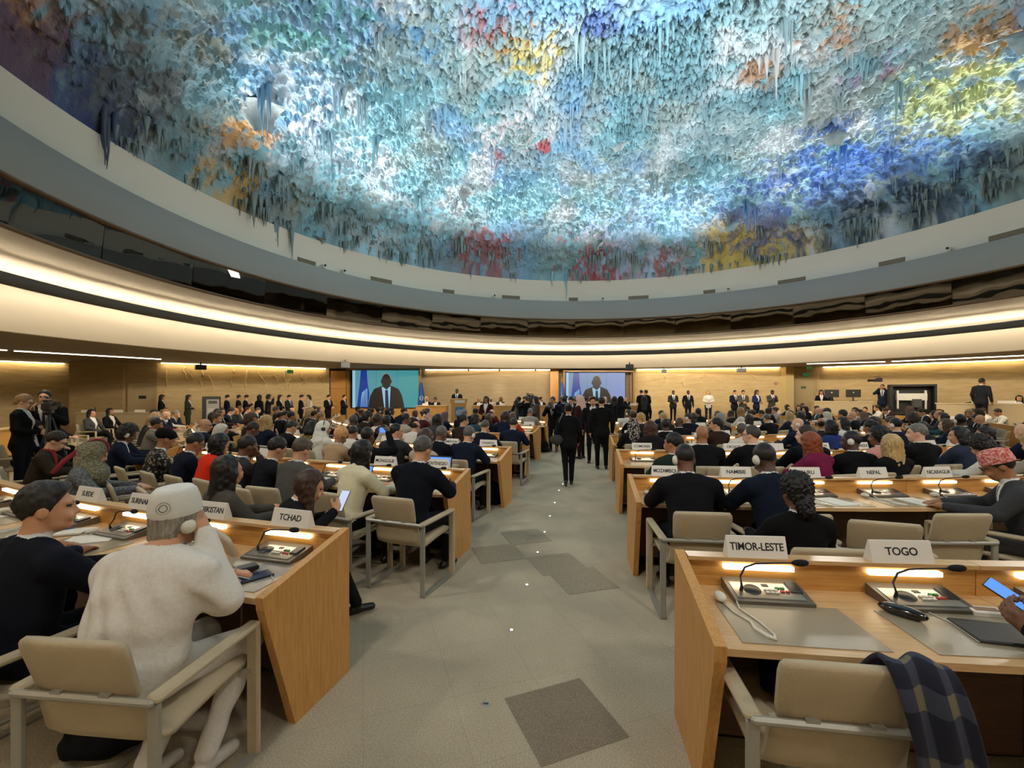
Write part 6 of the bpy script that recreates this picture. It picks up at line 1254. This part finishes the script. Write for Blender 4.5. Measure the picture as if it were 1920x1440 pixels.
# tablet and laptop in the second row
th = T0(2, -1, 1); x, y = polar(ROWS[1]+.30, th-.12/15.5)
e = empty('tablet', (x, y, DZ_), th-.1, 'tablet with lit blue page propped up before the cream jacket', 'tablet'); MB().box((0, .03, .10), (.26, .01, .19), rot=rx(-.35), ch=.004).obj('body', M_BLACK, e); MB().box((0, .0235, .10), (.24, .002, .17), rot=rx(-.35)).obj('screen', M_SCRN, e); MB().box((0, -.08, .006), (.26, .17, .012)).obj('keyboard', M_DARKGREY, e)
th = on_row(822, ROWS[2]+1.95); x, y = polar(ROWS[2]+1.95, th); e = empty('laptop', (x, y, .76), th, 'open laptop with lit blue page behind the Montenegro plate', 'laptop'); MB().box((0, 0, .12), (.36, .012, .24), rot=rx(-.2), ch=.004).obj('lid', M_BLACK, e); MB().box((0, -.008, .125), (.33, .002, .20), rot=rx(-.2)).obj('screen', M_SCRN, e); MB().box((0, -.13, .0), (.36, .24, .018)).obj('base', M_DARKGREY, e)
# phones in hands
r_ = Matrix.Rotation(-.95, 3, 'Z')
v = r_@Vector((.05, .43, .93)); phone_(-1.70+v[0], 3.18+v[1], v[2], (.95, 0, -.35), 'lit phone held by the person in black coat with brown hair', M_SCRW, 1.1)
v = rz_(.35)@Vector((-.09, .54, .90)); phone_(2.37+v[0], 1.36+v[1], v[2], (.55, -.25, .45), 'lit blue phone held at the right picture edge', M_SCRN, 1.05)
th = on_row(690, ROWS[2]+1.72); x, y = polar(ROWS[2]+1.40, th); phone_(x, y, 1.25, (PI/2, PI/2, th), 'phone held up sideways filming the podium', M_SCRN, 1.1)
# right desk things: black mouse case, papers, dark folder, handset cord
x, y = on_desk(1692, 1156); e = empty('glasses_case', (x, y, DZ_), .65, 'glossy black spectacle case on the Togo desk', 'case'); MB().ball((0, 0, .025), (.034, .09, .027), 18).obj('shell', mat('gloss_black', '#0b0b0c', .12, coat=.6), e); MB().ball((0, 0, .025), (.0345, .0905, .003), 18).obj('seam', M_DARKGREY, e)
x, y = on_desk(1848, 1152); e = empty('paper_packet', (x, y, DZ_), -.2, 'small printed paper packet beside the microphone unit on the Togo desk', 'packet'); MB().box((0, 0, .012), (.13, .07, .024), ch=.004).obj('wrapper', M_PAPER, e); MB().box((0, 0, .0245), (.10, .04, .001)).obj('print', mat('packet_print', '#8a6f5a', .6), e)
x, y = on_desk(1872, 1192); e = empty('tablet_sleeve', (x, y, DZ_+.004), -.25, 'black leather sleeve lying on the Togo desk mat', 'sleeve'); MB().box((0, 0, .007), (.25, .19, .014), ch=.005).obj('cover', mat('black_leather', '#151516', .5), e); MB().box((0, -.0, .004), (.254, .186, .003)).obj('edge', M_PAPER, e)
MB().tube([(1.93, 2.13, .775), (2.0, 2.05, .76), (2.12, 1.97, .755), (2.2, 1.88, .77)], .0022, 5)
o = MB().tube([(*on_desk(1700, 1128), .768), (*on_desk(1740, 1150), .752), (*on_desk(1800, 1178), .752)], .0022, 5).obj('thin_cable', M_WHITEP); tag(o, 'thin white cable running from the Togo microphone unit', 'cable')
# plaid scarf over the near chair back
def scarf():
    cx, cy, a = 1.17, 1.80, -.14; e = empty('plaid_scarf', (cx, cy, 0), a, 'navy and grey plaid wool scarf draped over the nearest chair', 'scarf')
    m = bpy.data.materials.new('plaid_wool'); n, l, b = nodes(m); uv = n.new('ShaderNodeUVMap'); sp = n.new('ShaderNodeSeparateXYZ'); l.new(uv.outputs[0], sp.inputs[0]); b.inputs['Roughness'].default_value = .95
    def stripes(src, f, lo, hi):
        mu = n.new('ShaderNodeMath'); mu.operation = 'MULTIPLY'; mu.inputs[1].default_value = f; l.new(src, mu.inputs[0]); fr = n.new('ShaderNodeMath'); fr.operation = 'FRACT'; l.new(mu.outputs[0], fr.inputs[0])
        r = n.new('ShaderNodeValToRGB'); r.color_ramp.interpolation = 'CONSTANT'; r.color_ramp.elements[0].color = (lo, lo, lo, 1); q = r.color_ramp.elements[1]; q.position = .42; q.color = (hi, hi, hi, 1); q2 = r.color_ramp.elements.new(.80); q2.color = (lo, lo, lo, 1); l.new(fr.outputs[0], r.inputs[0]); return r.outputs[0]
    s1 = stripes(sp.outputs[0], 2.9, 0, 1); s2 = stripes(sp.outputs[1], 4.6, 0, 1); ad = n.new('ShaderNodeMath'); ad.operation = 'ADD'; l.new(s1, ad.inputs[0]); l.new(s2, ad.inputs[1])
    r = n.new('ShaderNodeValToRGB'); r.color_ramp.interpolation = 'CONSTANT'; e0 = r.color_ramp.elements; e0[0].color = (*lin('#14182a'), 1); e0[1].position = .3; e0[1].color = (*lin('#33384a'), 1); q = e0.new(.8); q.color = (*lin('#6d6757'), 1)
    hf = n.new('ShaderNodeMath'); hf.operation = 'MULTIPLY'; hf.inputs[1].default_value = .48; l.new(ad.outputs[0], hf.inputs[0]); l.new(hf.outputs[0], r.inputs[0]); l.new(r.outputs[0], b.inputs['Base Color'])
    t = n.new('ShaderNodeTexNoise'); t.inputs['Scale'].default_value = 300; bp = n.new('ShaderNodeBump'); bp.inputs['Strength'].default_value = .6; bp.inputs['Distance'].default_value = .004; l.new(t.outputs[0], bp.inputs['Height']); l.new(bp.outputs[0], b.inputs['Normal'])
    path = [(-.10, .60), (-.17, .72), (-.25, .83), (-.32, .895), (-.37, .90), (-.41, .86), (-.43, .78), (-.435, .68), (-.435, .58), (-.43, .50), (-.425, .42)]
    vs = []; fs = []; nu = 15; uvs = []
    for i, (py, pz) in enumerate(path):
        for j in range(nu):
            u = j/(nu-1); x = .09+.20*u+.02*math.sin(i*.9)+.05*i/10; vs.append((x, py+.014*math.sin(u*13+i*.5)-.012, pz+.012*math.sin(u*9+i)-.10*max(0, u-.72)*(i > 2))); uvs.append((u*.75, i/10))
    for i in range(len(path)-1):
        for j in range(nu-1): q = i*nu+j; fs.append((q, q+1, q+nu+1, q+nu))
    me = MB().add(vs, fs, 0, True).mesh('cloth', m); ul = me.uv_layers.new(name='UVMap')
    for lp in me.loops: ul.data[lp.index].uv = uvs[lp.vertex_index]
    o = link('cloth', me, e); sm = o.modifiers.new('thickness', 'SOLIDIFY'); sm.thickness = .022; ss = o.modifiers.new('round', 'SUBSURF'); ss.levels = 1; ss.render_levels = 2
    mb = MB(); rr = random.Random(3)
    for j in range(26):
        x = .145+.205*j/25; mb.tube([(x, -.437, .425), (x+rr.uniform(-.006, .006), -.438, .36+rr.uniform(-.015, .015))], .003, 4)
    mb.obj('fringe', m, e)['kind'] = 'stuff'
scarf()
# dark coat on the seat of the near chair
fc = Fig(); fc.el((.10, .05, .52), (.2, .2, .07), 0, .05).el((.16, -.12, .60), (.14, .13, .11), 0, .06).rc((.0, .16, .53), (.24, .12, .56), .06, .07, 0, .05); fc.noise = lump(.016, 34)
o = link('dark_coat', fc.mesh('coat', [cloth('#14161e')], .012), None, (1.17, 1.80, 0), -.14); tag(o, 'dark coat heaped on the seat of the nearest chair', 'coat')
# bags beside desks
def bag_(px, py, s, label, col='#17171a'):
    x, y = at_floor(px, py); e = empty('bag', (x, y, 0), .3, label, 'bag', 'bags on the floor'); f = Fig(); f.el((0, 0, .16*s), (.13*s, .09*s, .15*s), 0, .05).el((0, 0, .06*s), (.15*s, .1*s, .06*s), 0, .05); f.noise = lump(.01, 40); link('body', f.mesh('body', [cloth(col)], .014), e); MB().tube([(-.07*s, 0, .28*s), (-.05*s, 0, .38*s), (.05*s, 0, .38*s), (.07*s, 0, .28*s)], .01, 6).obj('strap', M_BLACK, e)
bag_(925, 945, 1.2, 'black backpack standing beside the empty chair of the third row'); bag_(1020, 848, 1.2, 'dark bag leaning at the end panel of the sixth row'); bag_(205, 1405, 1.3, 'black bag under the chair of the person in the white tunic'); bag_(1820, 1075, 1.1, 'black bag behind the Togo name plate')
e = empty('water_bottle', (*polar(ROWS[3]+.3, math.radians(-6.0)), DZ_), 0, 'tall dark water bottle at the aisle end of the fourth row right', 'bottle'); MB().lathe([(0, 0), (.036, 0), (.037, .2), (.02, .23), (.02, .25)], n=14).obj('body', M_DARKGREY, e); MB().lathe([(0, .285), (.024, .285), (.024, .245)], n=12).obj('cap', M_BLACK, e)
# white equipment stand and curved rail at the left edge
e = empty('equipment_stand', (-8.55, 6.75, 0), .4, 'white equipment stand with grey case at the left picture edge', 'stand'); MB().box((0, 0, .45), (.5, .5, .9), ch=.02).obj('cabinet', M_WHITEP, e); MB().box((0, 0, 1.15), (.5, .45, .5), ch=.03).obj('case', mat('case_grey', '#8d8c86', .4, .3), e); MB().box((0, -.24, 1.2), (.36, .02, .2)).obj('display', M_DARKGREY, e)
mbb = MB(); arcbox(mbb, 18.35, 18.45, math.radians(-62), math.radians(-38), 0, .92, 0, 12)
e = empty('partition_rail', (CC_[0], CC_[1], 0), 0, 'low curved oak partition behind the side aisle chairs', 'partition'); mbb.obj('panel', W_H, e); mb2 = MB(); arcbox(mb2, 18.3, 18.5, math.radians(-62), math.radians(-38), .92, .96, 0, 12); mb2.obj('cap', W_TOP, e)
